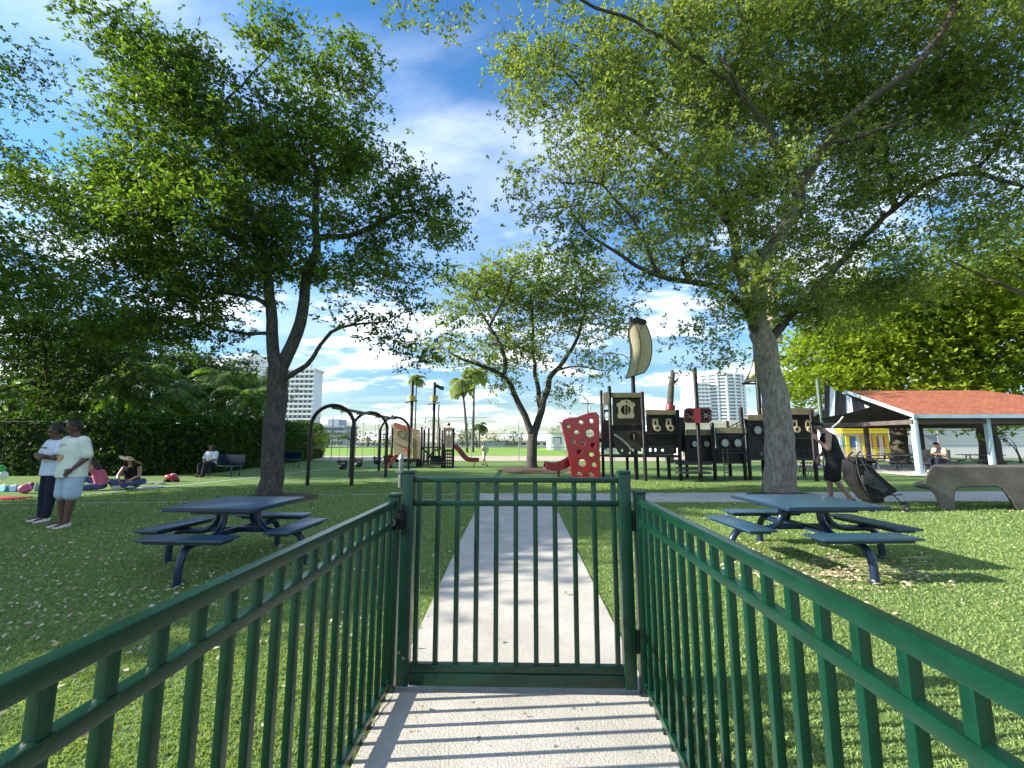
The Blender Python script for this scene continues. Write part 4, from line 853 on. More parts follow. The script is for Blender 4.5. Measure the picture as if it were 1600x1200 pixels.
# centre tree
bx = Vector((.46, 23.55, 0))
cl = [([bx - Vector((0, 0, .05)), bx + Vector((0, 0, .5))] + LP((831, 705, 23.5), (832, 680, 23.5)), .29, .26),
      (LP((832, 680, 23.5), (820, 650, 23.3), (805, 618, 23), (793, 594, 22.7), (766, 577, 22.4), (728, 563, 22.2), (700, 550, 22)), .19, .05),
      (LP((833, 682, 23.5), (845, 642, 23.6), (855, 608, 23.8), (864, 584, 24), (886, 560, 24.2), (905, 520, 24.3), (915, 480, 24.4)), .21, .05),
      (LP((845, 642, 23.6), (840, 610, 24), (835, 570, 24.5), (833, 520, 25), (830, 460, 25)), .14, .05),
      (LP((790, 590, 22.7), (785, 550, 22.3), (765, 510, 22), (740, 470, 21.8)), .13, .04), (LP((866, 580, 24), (900, 572, 23.5), (945, 580, 23)), .07, .02), (LP((765, 510, 22), (790, 460, 22), (800, 430, 22)), .07, .03)]
ce_ = [(825, 450, 75, 40, 24.5, 3), (750, 470, 65, 45, 22.5, 3), (890, 450, 70, 45, 24.5, 3), (930, 500, 45, 40, 24.5, 2.5), (700, 500, 40, 30, 22, 2), (700, 545, 45, 20, 22, 1.6), (770, 560, 45, 30, 22.5, 2), (825, 530, 70, 40, 24.5, 2.5), (900, 555, 45, 30, 24, 2), (940, 578, 30, 9, 23, 1.2), (880, 610, 18, 14, 23.6, 1), (785, 610, 22, 14, 22.8, 1), (830, 410, 50, 18, 24, 1.5), (760, 425, 30, 18, 22.5, 1.5)]
make_tree('oak_tree', 'forked oak in a mulch ring in the middle distance, seen above the gate', 'tree', bx, cl, ellpts(ce_, 1.25, -.14, .38, .1, 5.), leaf_c, bark_l, nsp=24, nper=5, Lf=.21, wf=.5, cr=.62, flat=.55, rmin=.010)
# bright trees behind the pavilion
def base_at(px, Y): return (P(px, 690, Y).x, Y, 0)
simple_tree('bright_tree', 'bright yellow-green tree behind the left half of the red-roofed pavilion', base_at(1404, 29), 4.5, [(1300, 560, 65, 55, 29, 3.2), (1265, 610, 35, 30, 28, 2), (1380, 510, 95, 70, 30, 3.5), (1400, 590, 80, 45, 29, 3), (1330, 480, 70, 45, 30, 3), (1440, 640, 40, 15, 29, 2), (1300, 600, 70, 30, 30, 2.5)], 1.2, leaf_b, bark_d, .5, 18, 5, .32, .75, wf=.55)
simple_tree('bright_tree', 'bright yellow-green tree behind the right half of the red-roofed pavilion', base_at(1545, 29), 4.0, [(1500, 500, 85, 80, 29, 3.4), (1580, 540, 80, 90, 29, 3.4), (1510, 590, 75, 35, 29, 3), (1600, 430, 70, 50, 29, 3), (1480, 650, 50, 10, 30, 1.5), (1570, 650, 70, 14, 29, 2)], 1.15, leaf_b, bark_d, .55, 18, 5, .32, .75, wf=.55)
simple_tree('shade_tree', 'dark green tree high behind the bright trees at the right picture edge', base_at(1800, 24), 6.0, [(1500, 400, 110, 50, 25, 2.6), (1600, 360, 90, 70, 24, 2.6), (1380, 420, 70, 40, 26, 2.2)], .8, leaf_c, bark_d, .45, 14, 5, .24, .7, wf=.55)
# trees behind the hedge on the left
lt = [(120, 26, [(90, 590, 80, 60, 26, 2.5, 1.5), (150, 560, 70, 50, 26, 2.2, 1.5), (40, 630, 80, 40, 25, 2, 1.5), (110, 640, 60, 25, 25, 2, 1.4)], 'dark tree behind the hedge directly above the two standing men'),
      (250, 28, [(230, 560, 80, 40, 28, 2.4, 1.5), (290, 590, 50, 40, 27, 2, 1.4), (190, 640, 70, 24, 27, 2, 1.3), (260, 640, 50, 22, 27, 2, 1.2)], 'dark tree behind the hedge above the seated person in the hat'),
      (345, 30, [(320, 590, 40, 22, 30, 2.2, 1.4), (380, 610, 45, 40, 31, 2, 1.3), (300, 640, 40, 20, 28, 1.6, 1.3), (350, 660, 60, 14, 30, 1.6, 1.3)], 'dark tree behind the hedge above the woman on the bench'), ]
for px, Y, els, lb in lt: simple_tree('background_tree', lb, base_at(px, Y), 2.6, els, 1.4, leaf_d, bark_d, .22, 15, 5, .27, .7, group='dark trees behind the hedge')
# far tree line
far = [(512, 684, 20, 9, 110, 'bushy tree just right of the big tree trunk, in front of the grey office block'), (548, 684, 18, 7, 118, 'low round tree beyond the field, seen between the first and second swing arch'), (575, 686, 15, 6, 124, 'low round tree beyond the field, seen through the second swing arch'), (602, 685, 14, 7, 120, 'small tree beyond the field left of the tan play panel'),
       (745, 676, 16, 11, 108, 'tallest round tree of the distant row, right of the red slide'), (722, 684, 14, 6, 126, 'small tree in the distant row behind the small red slide'), (775, 683, 17, 7, 128, 'low wide tree in the distant row left of the centre oak trunk'), (802, 684, 14, 6, 124, 'small tree in the distant row touching the centre oak trunk on its left'),
       (868, 680, 16, 9, 118, 'round tree in the distant row just right of the centre oak trunk'), (882, 665, 16, 20, 95, 'pale yellow tree behind the top of the red climbing wall'), (700, 686, 12, 5, 130, 'smallest tree of the distant row behind the play tower'), (900, 682, 14, 8, 120, 'dark tree in the distance behind the red climbing wall')]
for px, py, rx, ry, Y, lb in far:
    simple_tree('background_tree', lb, base_at(px, Y), 1.6, [(px, py, rx, ry, Y, rx * Y / F * .8)], .05 if Y > 100 else .08, leaf_f, bark_d, .25, 16, 5, .75, 1.3, thr=-.4, fork=2, group='far trees beyond the sports field')
# dead trunk
t = thing('dead_tree', 'bare dead palm-like trunk with broken top behind the second ship cabin', 'dead tree', base_at(1047, 30))
a = base_at(1047, 30)[0]
MB().tube([(a - .1, 30, 0), (a - .05, 30, 2.5), P(1049, 600, 30), P(1051, 585, 30), P(1050, 578, 30)], [.30, .26, .20, .17, .08], 12).build('trunk', bark_l, t, True)
MB().tube([P(1051, 600, 30), P(1058, 594, 29.9), P(1060, 590, 29.9)], [.11, .07, .05], 8).tube([P(1049, 592, 30), P(1043, 588, 30)], [.09, .04], 8).build('branch_stub', bark_l, t, True)
MB().tube([P(1047, 641, 29.9), P(1048, 633, 29.9)], .33, 12).build('red_band', dred, t, True)

# ------------------------------------------------------------------ palms
def palm(label, base, h, nf, fl, lm, lean=(0, 0), r=.14, droop=1.0, group=None, lw=.05):
    t = thing('palm_tree', label, 'palm tree', base, group=group); b = Vector(base)
    top = b + Vector((lean[0], lean[1], h)); MB().tube(crom([b, b.lerp(top, .5) + Vector((lean[0] * -.15, 0, 0)), top], .5), [r * (1.25 - .5 * i / 20) if i < 21 else r * .75 for i in range(len(crom([b, b.lerp(top, .5), top], .5)))], 8).build('trunk', bark_l, t, True)
    Vs = []; rach = MB()
    for k in range(nf):
        az = 2 * PI * k / nf + random.uniform(-.3, .3); e0 = random.uniform(.1, 1.25); p = Vector(top); d = Vector((math.cos(az) * math.cos(e0), math.sin(az) * math.cos(e0), math.sin(e0))); n = 12; st = fl * random.uniform(.8, 1.1) / n; path = [p.copy()]
        for i in range(n):
            d = (d + Vector((0, 0, -.14 * droop * (1 + i * .07)))).normalized(); p = p + d * st; path.append(p.copy())
        rach.tube(path, .018, 3)
        for i in range(1, n + 1):
            for sgn in (-1, 1):
                for hlf in (0, .5):
                    q = path[i - 1].lerp(path[i], hlf); dd = (path[i] - path[i - 1]).normalized(); s = dd.cross(Vector((0, 0, 1))).normalized() * sgn
                    L_ = fl * .30 * math.sin(PI * min(.97, (i + hlf) / (n + 1.5)) ** .8) + .08; tip = q + s * L_ * .8 + dd * L_ * .45 + Vector((0, 0, -L_ * .45)); mid = q.lerp(tip, .5) + Vector((0, 0, L_ * .1)); w = dd * lw
                    Vs += [q, mid - w, tip, mid + w]
    rach.build('frond_stem', bark_l, t); V = np.array([tuple(v) for v in Vs]); quadmesh('crown', V, len(V) // 4, lm, rng.uniform(0, 1, len(V) // 4), t, base)
pg = 'palms behind the hedge'
for px, Y, h, lb in ((185, 21, 4.2, 'palm behind the hedge right of the two standing men'), (215, 22.5, 5.0, 'tall palm behind the hedge above the person in the sun hat'), (262, 22, 3.6, 'short palm behind the hedge above the red toy'), (300, 23.5, 4.2, 'palm behind the hedge left of the woman on the bench'), (345, 25, 5.2, 'bright topped palm behind the hedge above the woman on the bench'), (372, 24, 3.8, 'leaning palm behind the hedge above the empty end of the bench'), (398, 27, 5.0, 'palm behind the hedge just left of the big grey trunk'), (20, 22, 3.9, 'palm behind the hedge at the left picture edge')):
    b = base_at(px, Y); palm(lb, b, h, 17, 2.3, leaf_p, (random.uniform(-.4, .4), 0), .13, 1.1, pg)
palm('left one of two tall thin yellow-green palms beyond the field, near the masts', base_at(730, 58), 9.2, 18, 2.9, leaf_pf, (-.8, 0), .16, 1.5, None, .11)
palm('right one of two tall thin yellow-green palms beyond the field, beside the centre oak', base_at(739, 60), 10.8, 18, 2.8, leaf_pf, (.1, 0), .16, 1.4, None, .11)
palm('small palm far beyond the field behind the mast with the yellow crow nest', base_at(648, 70), 11.5, 14, 2.2, leaf_pf, (0, 0), .12, 1.3, None, .09)
palm('palm beyond the field just above the tallest distant round tree', base_at(749, 90), 4.5, 14, 2.6, leaf_f, (0, 0), .14, 1.2, None, .11)

# ------------------------------------------------------------------ hedge
hp = [Vector((-31, 19.4, 0)), Vector((-21.8, 18.5, 0)), Vector((-16.6, 18.6, 0)), Vector((-14.5, 20.2, 0)), Vector((-16.3, 31, 0)), Vector((-18.7, 40.5, 0))]
t = thing('hedge', 'tall clipped dark green hedge along the left edge of the lawn', 'hedge', hp[1]); Vs = []; mb = MB(); QS = []
for a, b in zip(hp[:-1], hp[1:]):
    d = b - a; Ln = d.length; u = d.normalized(); nr = Vector((u.y, -u.x, 0)) * -1  # outward from play area handled by thickness
    hh = 2.45; n = int(Ln * 250)
    for i in range(n):
        s = random.random() * Ln; k = random.random(); p = a + u * s; bulge = noise.noise(p * .7) * .18; topz = hh + noise.noise(Vector((p.x * .9, p.y * .9, 4))) * .35 + (p.y - 18) * .016
        if k < .66: QS.append(p + nr * (-.02 + bulge * .6 + random.uniform(-.2, .14)) + Vector((0, 0, random.random() * topz)))
        else: QS.append(p + nr * random.uniform(0, 1.0) + Vector((0, 0, topz + random.uniform(-.12, .16))))
    mb.prism([a + nr * .15, b + nr * .15, b + nr * .85, a + nr * .85], (0, 0, 2.25))
mb.build('dark_core', mat('hedge_core', (.012, .018, .008), 1.), t)  # added dark box inside the hedge behind the leaves, no separate stalks modelled
C = np.array([tuple(q) for q in QS]); V, K, ti = sprigs(C, 6, .17, .5, .1, .7); quadmesh('foliage', V, K, leaf_h, ti, t, hp[1])
simple_tree('bush', 'bright green bush at the end of the hedge just left of the first swing arch', base_at(488, 33), .8, [(487, 690, 22, 26, 33, 1.6), (478, 700, 16, 16, 32, 1.3), (503, 700, 9, 14, 34, .8)], 3.0, leaf_b, bark_d, .1, 14, 5, .16, .4, fork=2)['category'] = 'bush'
simple_tree('bush', 'leafy dark bushes at the right picture edge behind the pavilion', base_at(1590, 31), .5, [(1590, 680, 40, 14, 31, 1.), (1560, 700, 30, 8, 31, 1.)], 1.4, leaf_l, bark_d, .08, 12, 5, .2, .4, fork=2)['category'] = 'bush'

# ------------------------------------------------------------------ buildings
wh = mat('white_wall', (.72, .73, .74), .8, 0, .05, .4); wht = mat('bright_white_wall', (.80, .80, .78), .8, 0, .05, .4); glass = mat('dark_glass', (.06, .09, .12), .15, 0, .3, .3); glassb = mat('blue_glass', (.22, .34, .42), .12, 0, .2, .2); grw = mat('grey_wall', (.38, .42, .46), .7, 0, .05, .5); roofw = mat('pale_roof', (.55, .54, .50), .8, 0, .1, .6)
def tower(label, px0, px1, pytop, Y, dep, nfl, ncol, wall=wh, gl=glass, bal=1.2, gcol=True):
    a = P(px0, 690, Y).x; b = P(px1, 690, Y).x; h = P((px0 + px1) / 2, pytop, Y).z; t = thing('apartment_tower', label, 'building', ((a + b) / 2, Y, 0))
    MB().box((a, Y, 0), (b, Y + dep, h)).build('wall', wall, t); fh = h / nfl
    MB().box((a - .6, Y - .6, h), (b + .6, Y + dep + .6, h + .8)).box((a + (b - a) * .3, Y + 3, h + .8), (a + (b - a) * .7, Y + dep - 3, h + 3.5)).build('roof', wall, t)
    cw_ = (b - a) / ncol; base = None; bb = None
    for i in range(nfl):
        z = fh * i
        if i:
            c = MB().box((a - .9, Y - bal, z - .18), (b + .9, Y + .0, z + .18)).box((a - .9, Y - bal, z + .18), (b + .9, Y - bal + .1, z + .62)).build('balcony', wall, t)
        for j in range(ncol):
            if nfl * ncol > 96 and i == 0: continue
            MB().box((a + cw_ * (j + .18), Y - .06, z + fh * .2), (a + cw_ * (j + .82), Y + .02, z + fh * .82)).build('window', gl, t)
    return t
tower('white apartment tower with many balconies right of the big left trunk', 440, 484, 578, 190, 9, 15, 6)
tower('broad white apartment block seen through leaves left of the big left trunk', 345, 395, 562, 190, 20, 12, 7, wh, glass)
tower('lower white apartment building behind the hedge above the seated woman', 318, 372, 640, 95, 14, 5, 6, wht, glass, .6)
# curved glass tower on the right
Y = 260; cxp = P(1128, 690, Y).x; h = P(1128, 588, Y).z; t = thing('glass_tower', 'tall curved white and blue glass tower seen beyond the ship between sail and trunk', 'building', (cxp, Y, 0))
rr = 13.5; seg = [PI * (1 + i / 18) for i in range(19)]
MB().prism([Vector((cxp + rr * math.cos(a), Y + rr * .7 * math.sin(a), 0)) for a in seg], (0, 0, h)).build('wall', glassb, t)
for i in range(1, 22):
    z = h * i / 21; MB().prism([Vector((cxp + (rr + .9) * math.cos(a), Y + (rr * .7 + .9) * math.sin(a), z - .55)) for a in seg], (0, 0, .95)).build('balcony', wht, t)
for i in range(1, 18, 2):
    a = PI * (1 + i / 18); x = cxp + (rr + 1.0) * math.cos(a); y = Y + (rr * .7 + 1.0) * math.sin(a); MB().box((x - .45, y - .3, 0), (x + .45, y + .3, h)).build('pillar', wht, t)
MB().box((cxp - rr * 1.35, Y + 1, 0), (cxp - rr * .8, Y + 12, h * .86)).box((cxp + rr * .8, Y + 1, 0), (cxp + rr * 1.2, Y + 12, h * .97)).build('side_wing', wh, t)
MB().box((cxp - rr * .5, Y - 4, h), (cxp + rr * .7, Y + 2, h + 3)).build('roof', wht, t)
tower('white slab tower just left of the curved glass tower, behind the sign board', 1094, 1112, 600, 250, 12, 16, 3, wh, glassb, .6)
tower('low grey office block far away seen through the first swing arch', 492, 536, 668, 170, 14, 4, 9, grw, glass, .3)
def lowb(label, px0, px1, pyt, Y, dep, wall, nwin=0, roof=roofw, door=True, winm=glass, pyb=None):
    a = P(px0, 690, Y).x; b = P(px1, 690, Y).x; h = P((px0 + px1) / 2, pyt, Y).z; t = thing('building', label, 'building', ((a + b) / 2, Y, 0))
    MB().box((a, Y, 0), (b, Y + dep, h)).build('wall', wall, t); MB().box((a - .4, Y - .4, h), (b + .4, Y + dep + .4, h + max(.25, h * .06))).build('roof', roof, t)
    for i in range(nwin):
        x = a + (b - a) * (i + .5) / nwin; w = (b - a) / nwin * .32; MB().box((x - w, Y - .05, h * .35), (x + w, Y + .02, h * .75)).build('window', winm, t)
    if door: x = a + (b - a) * .12; MB().box((x - .6, Y - .07, 0), (x + .6, Y + .02, min(2.3, h * .7))).build('door', grw, t)
    return t
lowb('long low white school building beyond the field, left of the grey shed', 705, 758, 690, 128, 12, wht, 9)
lowb('grey flat-roofed shed between the white buildings beyond the field', 757, 790, 689, 126, 12, grw, 0)
lowb('bright white long low building beyond the field behind the centre oak trunk', 790, 880, 690, 128, 14, wht, 8)
lowb('white low building with big roof behind the red climbing wall', 860, 945, 676, 75, 12, wht, 4)
lowb('low pale building beyond the field behind the second swing arch', 555, 604, 692, 130, 10, wh, 6)
lowb('pale building with long sloping roof behind the middle of the ship', 1062, 1166, 662, 48, 12, wht, 5, winm=glassb)
lowb('white building behind the lower deck of the ship, left of the net', 940, 1064, 695, 60, 10, wht, 6)
lowb('small white house behind the palms and hedge at the left edge', 2, 70, 620, 44, 10, wht, 3)
lowb('long bright white warehouse wall behind the pavilion right half', 1412, 1760, 664, 41, 12, wht, 0, wht)
lowb('pale building behind the striped sail, left of the yellow shopfront', 1168, 1308, 668, 60, 12, wht, 6)
# yellow shopfront
Y = 38.; t = thing('shopfront', 'white and yellow shopfront with colourful window panels seen under the pavilion', 'building', (P(1355, 690, Y).x, Y, 0)); q0 = P(1308, 722, Y); q1 = P(1402, 664, Y)
MB().box((q0.x, Y, 0), (q1.x, Y + 8, q1.z)).build('wall', wht, t)
yl = mat('yellow_paint', (.85, .68, .02), .5); MB().box((q0.x + .3, Y - .5, P(1350, 677, Y).z), (q1.x, Y - .01, P(1350, 667, Y).z)).build('awning', yl, t)
cols = [(.25, .45, .5), (.05, .18, .55), (.5, .55, .6), (.45, .42, .42), (.62, .06, .10), (.30, .12, .12), (.60, .04, .06), (.55, .5, .3)]
xs_ = [1318, 1334, 1346, 1354, 1362, 1372, 1381, 1392]
for i, (x, c) in enumerate(zip(xs_, cols)):
    w = 5.2 if i < 2 else 3.4; a = P(x - w, 699, Y); b = P(x + w, 682, Y); MB().box((a.x, Y - .06, a.z), (b.x, Y + .01, b.z)).build('window', mat('window_colour_%s' % 'abcdefgh'[i], c, .4, 0, .35, 1.5), t)
    a = P(x + w + .2, 719, Y); b = P(x + w + 1.8, 680, Y); MB().box((a.x, Y - .09, .1), (b.x, Y - .01, b.z)).build('mullion', yl if i % 2 == 0 else wht, t)
MB().box((q0.x, Y - .08, .1), (q1.x - .1, Y - .02, P(1350, 701, Y).z)).build('base_panel', mat('base_panel', (.65, .62, .50), .5, 0, .2, 2), t)

# ------------------------------------------------------------------ poles and wires
def utility(px, yt, Y, label, arm=True):
    b = base_at(px, Y); t = thing('utility_pole', label, 'pole', b); top = P(px, yt, Y); MB().tube([b, (b[0], Y, top.z)], [.16, .11], 8).build('pole', bark_d, t)
    if arm:
        MB().box((b[0] - 1.1, Y - .06, top.z - .9), (b[0] + 1.1, Y + .06, top.z - .75)).build('crossarm', bark_d, t); MB().tube([(b[0] + .3, Y - .2, top.z - 2.2), (b[0] + .3, Y - .2, top.z - 1.4)], .22, 8).build('transformer', grw, t)
utility(920, 624, 85, 'thin utility pole standing far off above the red climbing wall')
utility(684.5, 632, 60, 'thin pole with small lamp beyond the field between the two masts', False)
b = base_at(992, 44); t = thing('street_light', 'tall street light whose arm reaches left behind the ship sail', 'street light', b); tp = P(992, 575, 44)
MB().tube([b, (b[0], 44, tp.z)], [.13, .08], 8).build('pole', steel, t); MB().tube(crom([Vector((b[0], 44, tp.z)), P(978, 557, 44), P(960, 552.5, 44)], .4), .05, 6).build('arm', steel, t); MB().ell(P(952, 552.5, 44), (.75, .25, .12), 12, 6).build('lamp_head', steel, t)
# ------------------------------------------------------------------ people
skin_d = mat('skin_dark', (.10, .045, .028), .5, 0, .1, 10); skin_t = mat('skin_tan', (.42, .22, .145), .5, 0, .15, 12); skin_m = mat('skin_medium', (.20, .10, .065), .5, 0, .1, 10)
hair_k = mat('hair_black', (.006, .005, .005), .6, 0, .3, 60, .3, 120); hair_b = mat('hair_brown', (.03, .015, .008), .6, 0, .3, 60, .3, 120)
eye_m = mat('eye_white', (.7, .7, .68), .2); iris = mat('iris', (.01, .008, .008), .2)
def capsule(mb, a, b, ra, rb, n=14):
    a = Vector(a); b = Vector(b); d = b - a; L_ = d.length
    if L_ < 1e-5: return mb.ell(a, (ra, ra, ra), n, 8)
    u = d / L_; P_ = []; Rr = []
    for i in range(5): w = PI / 2 * (1 - i / 4); P_.append(a - u * ra * math.sin(w)); Rr.append(max(.002, ra * math.cos(w)))
    for i in range(5): w = PI / 2 * i / 4; P_.append(b + u * rb * math.sin(w)); Rr.append(max(.002, rb * math.cos(w)))
    return mb.tube(P_, Rr, n)
def rings(mb, cs, side, n=20):
    """cs: list of (centre, rx, ry); side: unit vector of the rx direction"""
    side = Vector(side).normalized(); k = len(cs); v = []
    for i, (c, rx, ry) in enumerate(cs):
        t = (Vector(cs[min(i + 1, k - 1)][0]) - Vector(cs[max(i - 1, 0)][0])).normalized(); f = t.cross(side).normalized(); s2 = f.cross(t).normalized()
        for j in range(n): w = 2 * PI * j / n; v.append(Vector(c) + s2 * rx * math.cos(w) + f * ry * math.sin(w))
    f = [(i * n + j, i * n + (j + 1) % n, (i + 1) * n + (j + 1) % n, (i + 1) * n + j) for i in range(k - 1) for j in range(n)] + [tuple(range(n - 1, -1, -1)), tuple((k - 1) * n + j for j in range(n))]
    return mb.add(v, f)
def fuse(mb, name, m, parent, vox=.011, sm=3):
    me = bpy.data.meshes.new(name); me.from_pydata([tuple(v) for v in mb.v], [], mb.f); me.update()
    bm = bmesh.new(); bm.from_mesh(me); bmesh.ops.recalc_face_normals(bm, faces=bm.faces[:]); bm.to_mesh(me); bm.free()
    o = bpy.data.objects.new(name, me); COL.objects.link(o); r_ = o.modifiers.new('r', 'REMESH'); r_.mode = 'VOXEL'; r_.voxel_size = vox; s_ = o.modifiers.new('s', 'SMOOTH'); s_.iterations = sm; s_.factor = .5
    bpy.context.view_layer.update(); m2 = bpy.data.meshes.new_from_object(o.evaluated_get(bpy.context.evaluated_depsgraph_get())); bpy.data.objects.remove(o); bpy.data.meshes.remove(me)
    m2.polygons.foreach_set('use_smooth', [True] * len(m2.polygons)); m2.materials.clear(); m2.materials.append(m); m2.name = name
    o = bpy.data.objects.new(name, m2); COL.objects.link(o); o.parent = parent; return o
def lerp(a, b, t): return Vector(a).lerp(Vector(b), t)
def person(label, loc, rz, J, sk, shirt, pants, shoes, hair, height=1.0, bulk=1.0, sleeve=.5, pant_len=1.0, hem=.10, hat=None, longhair=False, vox=.011, neckpos=None, pattern=None):
    """local pose, facing +Y; J: joints in metres for a 1.75 m body. side 0 = +X (right), 1 = -X (left)"""
    t = thing('person', label, 'person', (0, 0, 0))
    pel, neck, head = Vector(J['pel']), Vector(J['neck']), Vector(J['head']); sh = [Vector(q) for q in J['sh']]; el = [Vector(q) for q in J['el']]; ha = [Vector(q) for q in J['ha']]; hi = [Vector(q) for q in J['hip']]; kn = [Vector(q) for q in J['kn']]; an = [Vector(q) for q in J['an']]; toe = [Vector(q) for q in J['toe']]
    side = (sh[0] - sh[1]).normalized(); fwd = Vector(J.get('face', (0, 1, 0))).normalized(); k = bulk
    b = MB(); ax = [(0, .15, .115), (.2, .15, .11), (.45, .14, .105), (.7, .165, .12), (.88, .165, .105), (1., .075, .07)]
    rings(b, [(lerp(pel, neck, f), rx * k, ry * k) for f, rx, ry in ax], side)
    capsule(b, neck - (head - neck) * .2, lerp(neck, head, .75), .062, .056)
    up = (head - neck).normalized(); hs_ = up.cross(fwd).normalized() * -1
    Rm = Matrix((hs_, fwd, up)).transposed()
    b.ell(head + up * .03, (.078, .095, .105), 18, 12, Rm); b.ell(head - up * .055 + fwd * .018, (.058, .072, .066), 14, 9, Rm); b.ell(head + fwd * .104 - up * .012, (.013, .02, .024), 10, 7, Rm); b.ell(head + fwd * .094 - up * .052, (.026, .012, .012), 10, 6, Rm); b.ell(head + fwd * .085 + up * .028, (.05, .014, .01), 10, 6, Rm); b.ell(head + fwd * .075 - up * .095, (.026, .02, .018), 10, 6, Rm)
    for s_ in (-1, 1): b.ell(head + hs_ * .079 * s_ - fwd * .005, (.012, .022, .032), 10, 7, Rm)
    for i in (0, 1):
        capsule(b, sh[i], el[i], .055 * k, .042 * k); capsule(b, el[i], ha[i], .042 * k, .027)
        d = (ha[i] - el[i]).normalized(); hd = Vector(J['hd'][i]).normalized() if 'hd' in J else d; cr = hd.cross(Vector(J['pn'][i]) if 'pn' in J else Vector((1, 0, 0)))
        if cr.length < .1: cr = hd.orthogonal()
        cr.normalize(); nn = cr.cross(hd).normalized(); w0 = ha[i]; pc = w0 + hd * .05
        b.ell(pc, (.042, .05, .018), 12, 8, Matrix((cr, hd, nn)).transposed())
        for q, (of, ln) in enumerate(((-.030, .062), (-.010, .074), (.010, .07), (.030, .055))):
            r_ = w0 + hd * .085 + cr * of; m_ = r_ + hd * ln * .5 - nn * .008; e_ = m_ + hd * ln * .42 - nn * .03; capsule(b, r_, m_, .0105, .010, 8); capsule(b, m_, e_, .010, .0085, 8)
        sg = -1 if i else 1; r_ = w0 + hd * .03 + cr * .034 * sg; m_ = r_ + hd * .03 + cr * .026 * sg; capsule(b, r_, m_, .013, .012, 8); capsule(b, m_, m_ + hd * .032 - nn * .01, .012, .010, 8)
        capsule(b, hi[i], kn[i], .088 * k, .058 * k); c_ = lerp(kn[i], an[i], .3); bk = (kn[i] - an[i]).normalized().cross(side).normalized()
        capsule(b, kn[i], an[i], .056 * k, .037); capsule(b, lerp(kn[i], an[i], .15), lerp(kn[i], an[i], .5), .054 * k, .045 * k)
        capsule(b, an[i], toe[i], .038, .03)
    body = fuse(b, 'body', sk, t, vox)
    for s_ in (-1, 1): e = MB().ell(head + fwd * .087 + hs_ * .03 * s_ + up * .012, (.011, .011, .008), 8, 6).build('eye', iris, t, True, local=True)
    # shirt
    b = MB(); e = .028; low = -hem
    rings(b, [(pel + (pel - neck).normalized() * hem, .17 * k + e, .135 * k + e), (pel, .165 * k + e, .13 * k + e), (lerp(pel, neck, .3), .155 * k + e, .12 * k + e), (lerp(pel, neck, .6), .165 * k + e, .12 * k + e), (lerp(pel, neck, .85), .17 * k + e, .105 * k + e), (lerp(pel, neck, .94), .150 * k + .01, .085 * k + .012), (lerp(pel, neck, 1.01), .088 * k, .080 * k)], side)
    for i in (0, 1):
        if sleeve > 0: capsule(b, sh[i] + Vector((0, 0, -.005)), lerp(sh[i], el[i], sleeve), .072 * k + .006, .066 * k + .006)
        if sleeve >= 1: capsule(b, el[i], lerp(el[i], ha[i], .9), .055 * k, .042)
    so = fuse(b, 'shirt', shirt, t, vox)
    # trousers
    b = MB(); rings(b, [(pel + Vector((0, 0, .05)), .16 * k + .012, .125 * k + .012), (lerp(hi[0], hi[1], .5) - Vector((0, 0, .02)), .165 * k + .012, .13 * k + .012)], side)
    for i in (0, 1):
        if pant_len <= .5: f_ = pant_len * 2; capsule(b, hi[i], lerp(hi[i], kn[i], f_), .108 * k, .098 * k, 18)
        else: capsule(b, hi[i], kn[i], .106 * k, .085 * k); capsule(b, kn[i], lerp(kn[i], an[i], .9), .083 * k, .066 * k)
    fuse(b, 'trousers', pants, t, vox)
    for i in (0, 1):
        b = MB(); d = (toe[i] - an[i]); d.z = 0; d.normalize(); fl_ = min(an[i].z, toe[i].z) - .045; c0 = Vector((an[i].x, an[i].y, fl_ + .05)) - d * .04
        ps = [(c0 + Vector((0, 0, 0)), .042, .05), (c0 + d * .06, .046, .048), (c0 + d * .12, .05, .038), (c0 + d * .17, .048, .032), (c0 + d * .205, .038, .026)]
        for (p_, r1, r2), (q_, s1, s2) in zip(ps[:-1], ps[1:]): 
            for f_ in (0, .5): m_ = lerp(p_, q_, f_); m_.z = fl_ + (r2 + (s2 - r2) * f_); b.ell(m_, (r1, r1, r2 + (s2 - r2) * f_), 12, 7)
        fuse(b, 'shoe', shoes, t, vox)
    # hair
    if hair is not None:
        b = MB(); b.ell(head + up * .048 - fwd * .016, (.086, .098, .098), 18, 12, Rm)
        if longhair:
            b.ell(head - fwd * .06 - up * .06, (.09, .06, .13), 14, 9, Rm)
            for s_ in (-1, 1): b.ell(head - fwd * .01 + hs_ * .08 * s_ - up * .07, (.03, .05, .12), 12, 8, Rm)
        h_ = fuse(b, 'hair', hair, t, vox * .8, 2)
    if hat: hat(t, head, up, fwd, hs_, Rm)
    t.scale = (height,) * 3; t.rotation_euler = (0, 0, rz); t.location = loc; return t
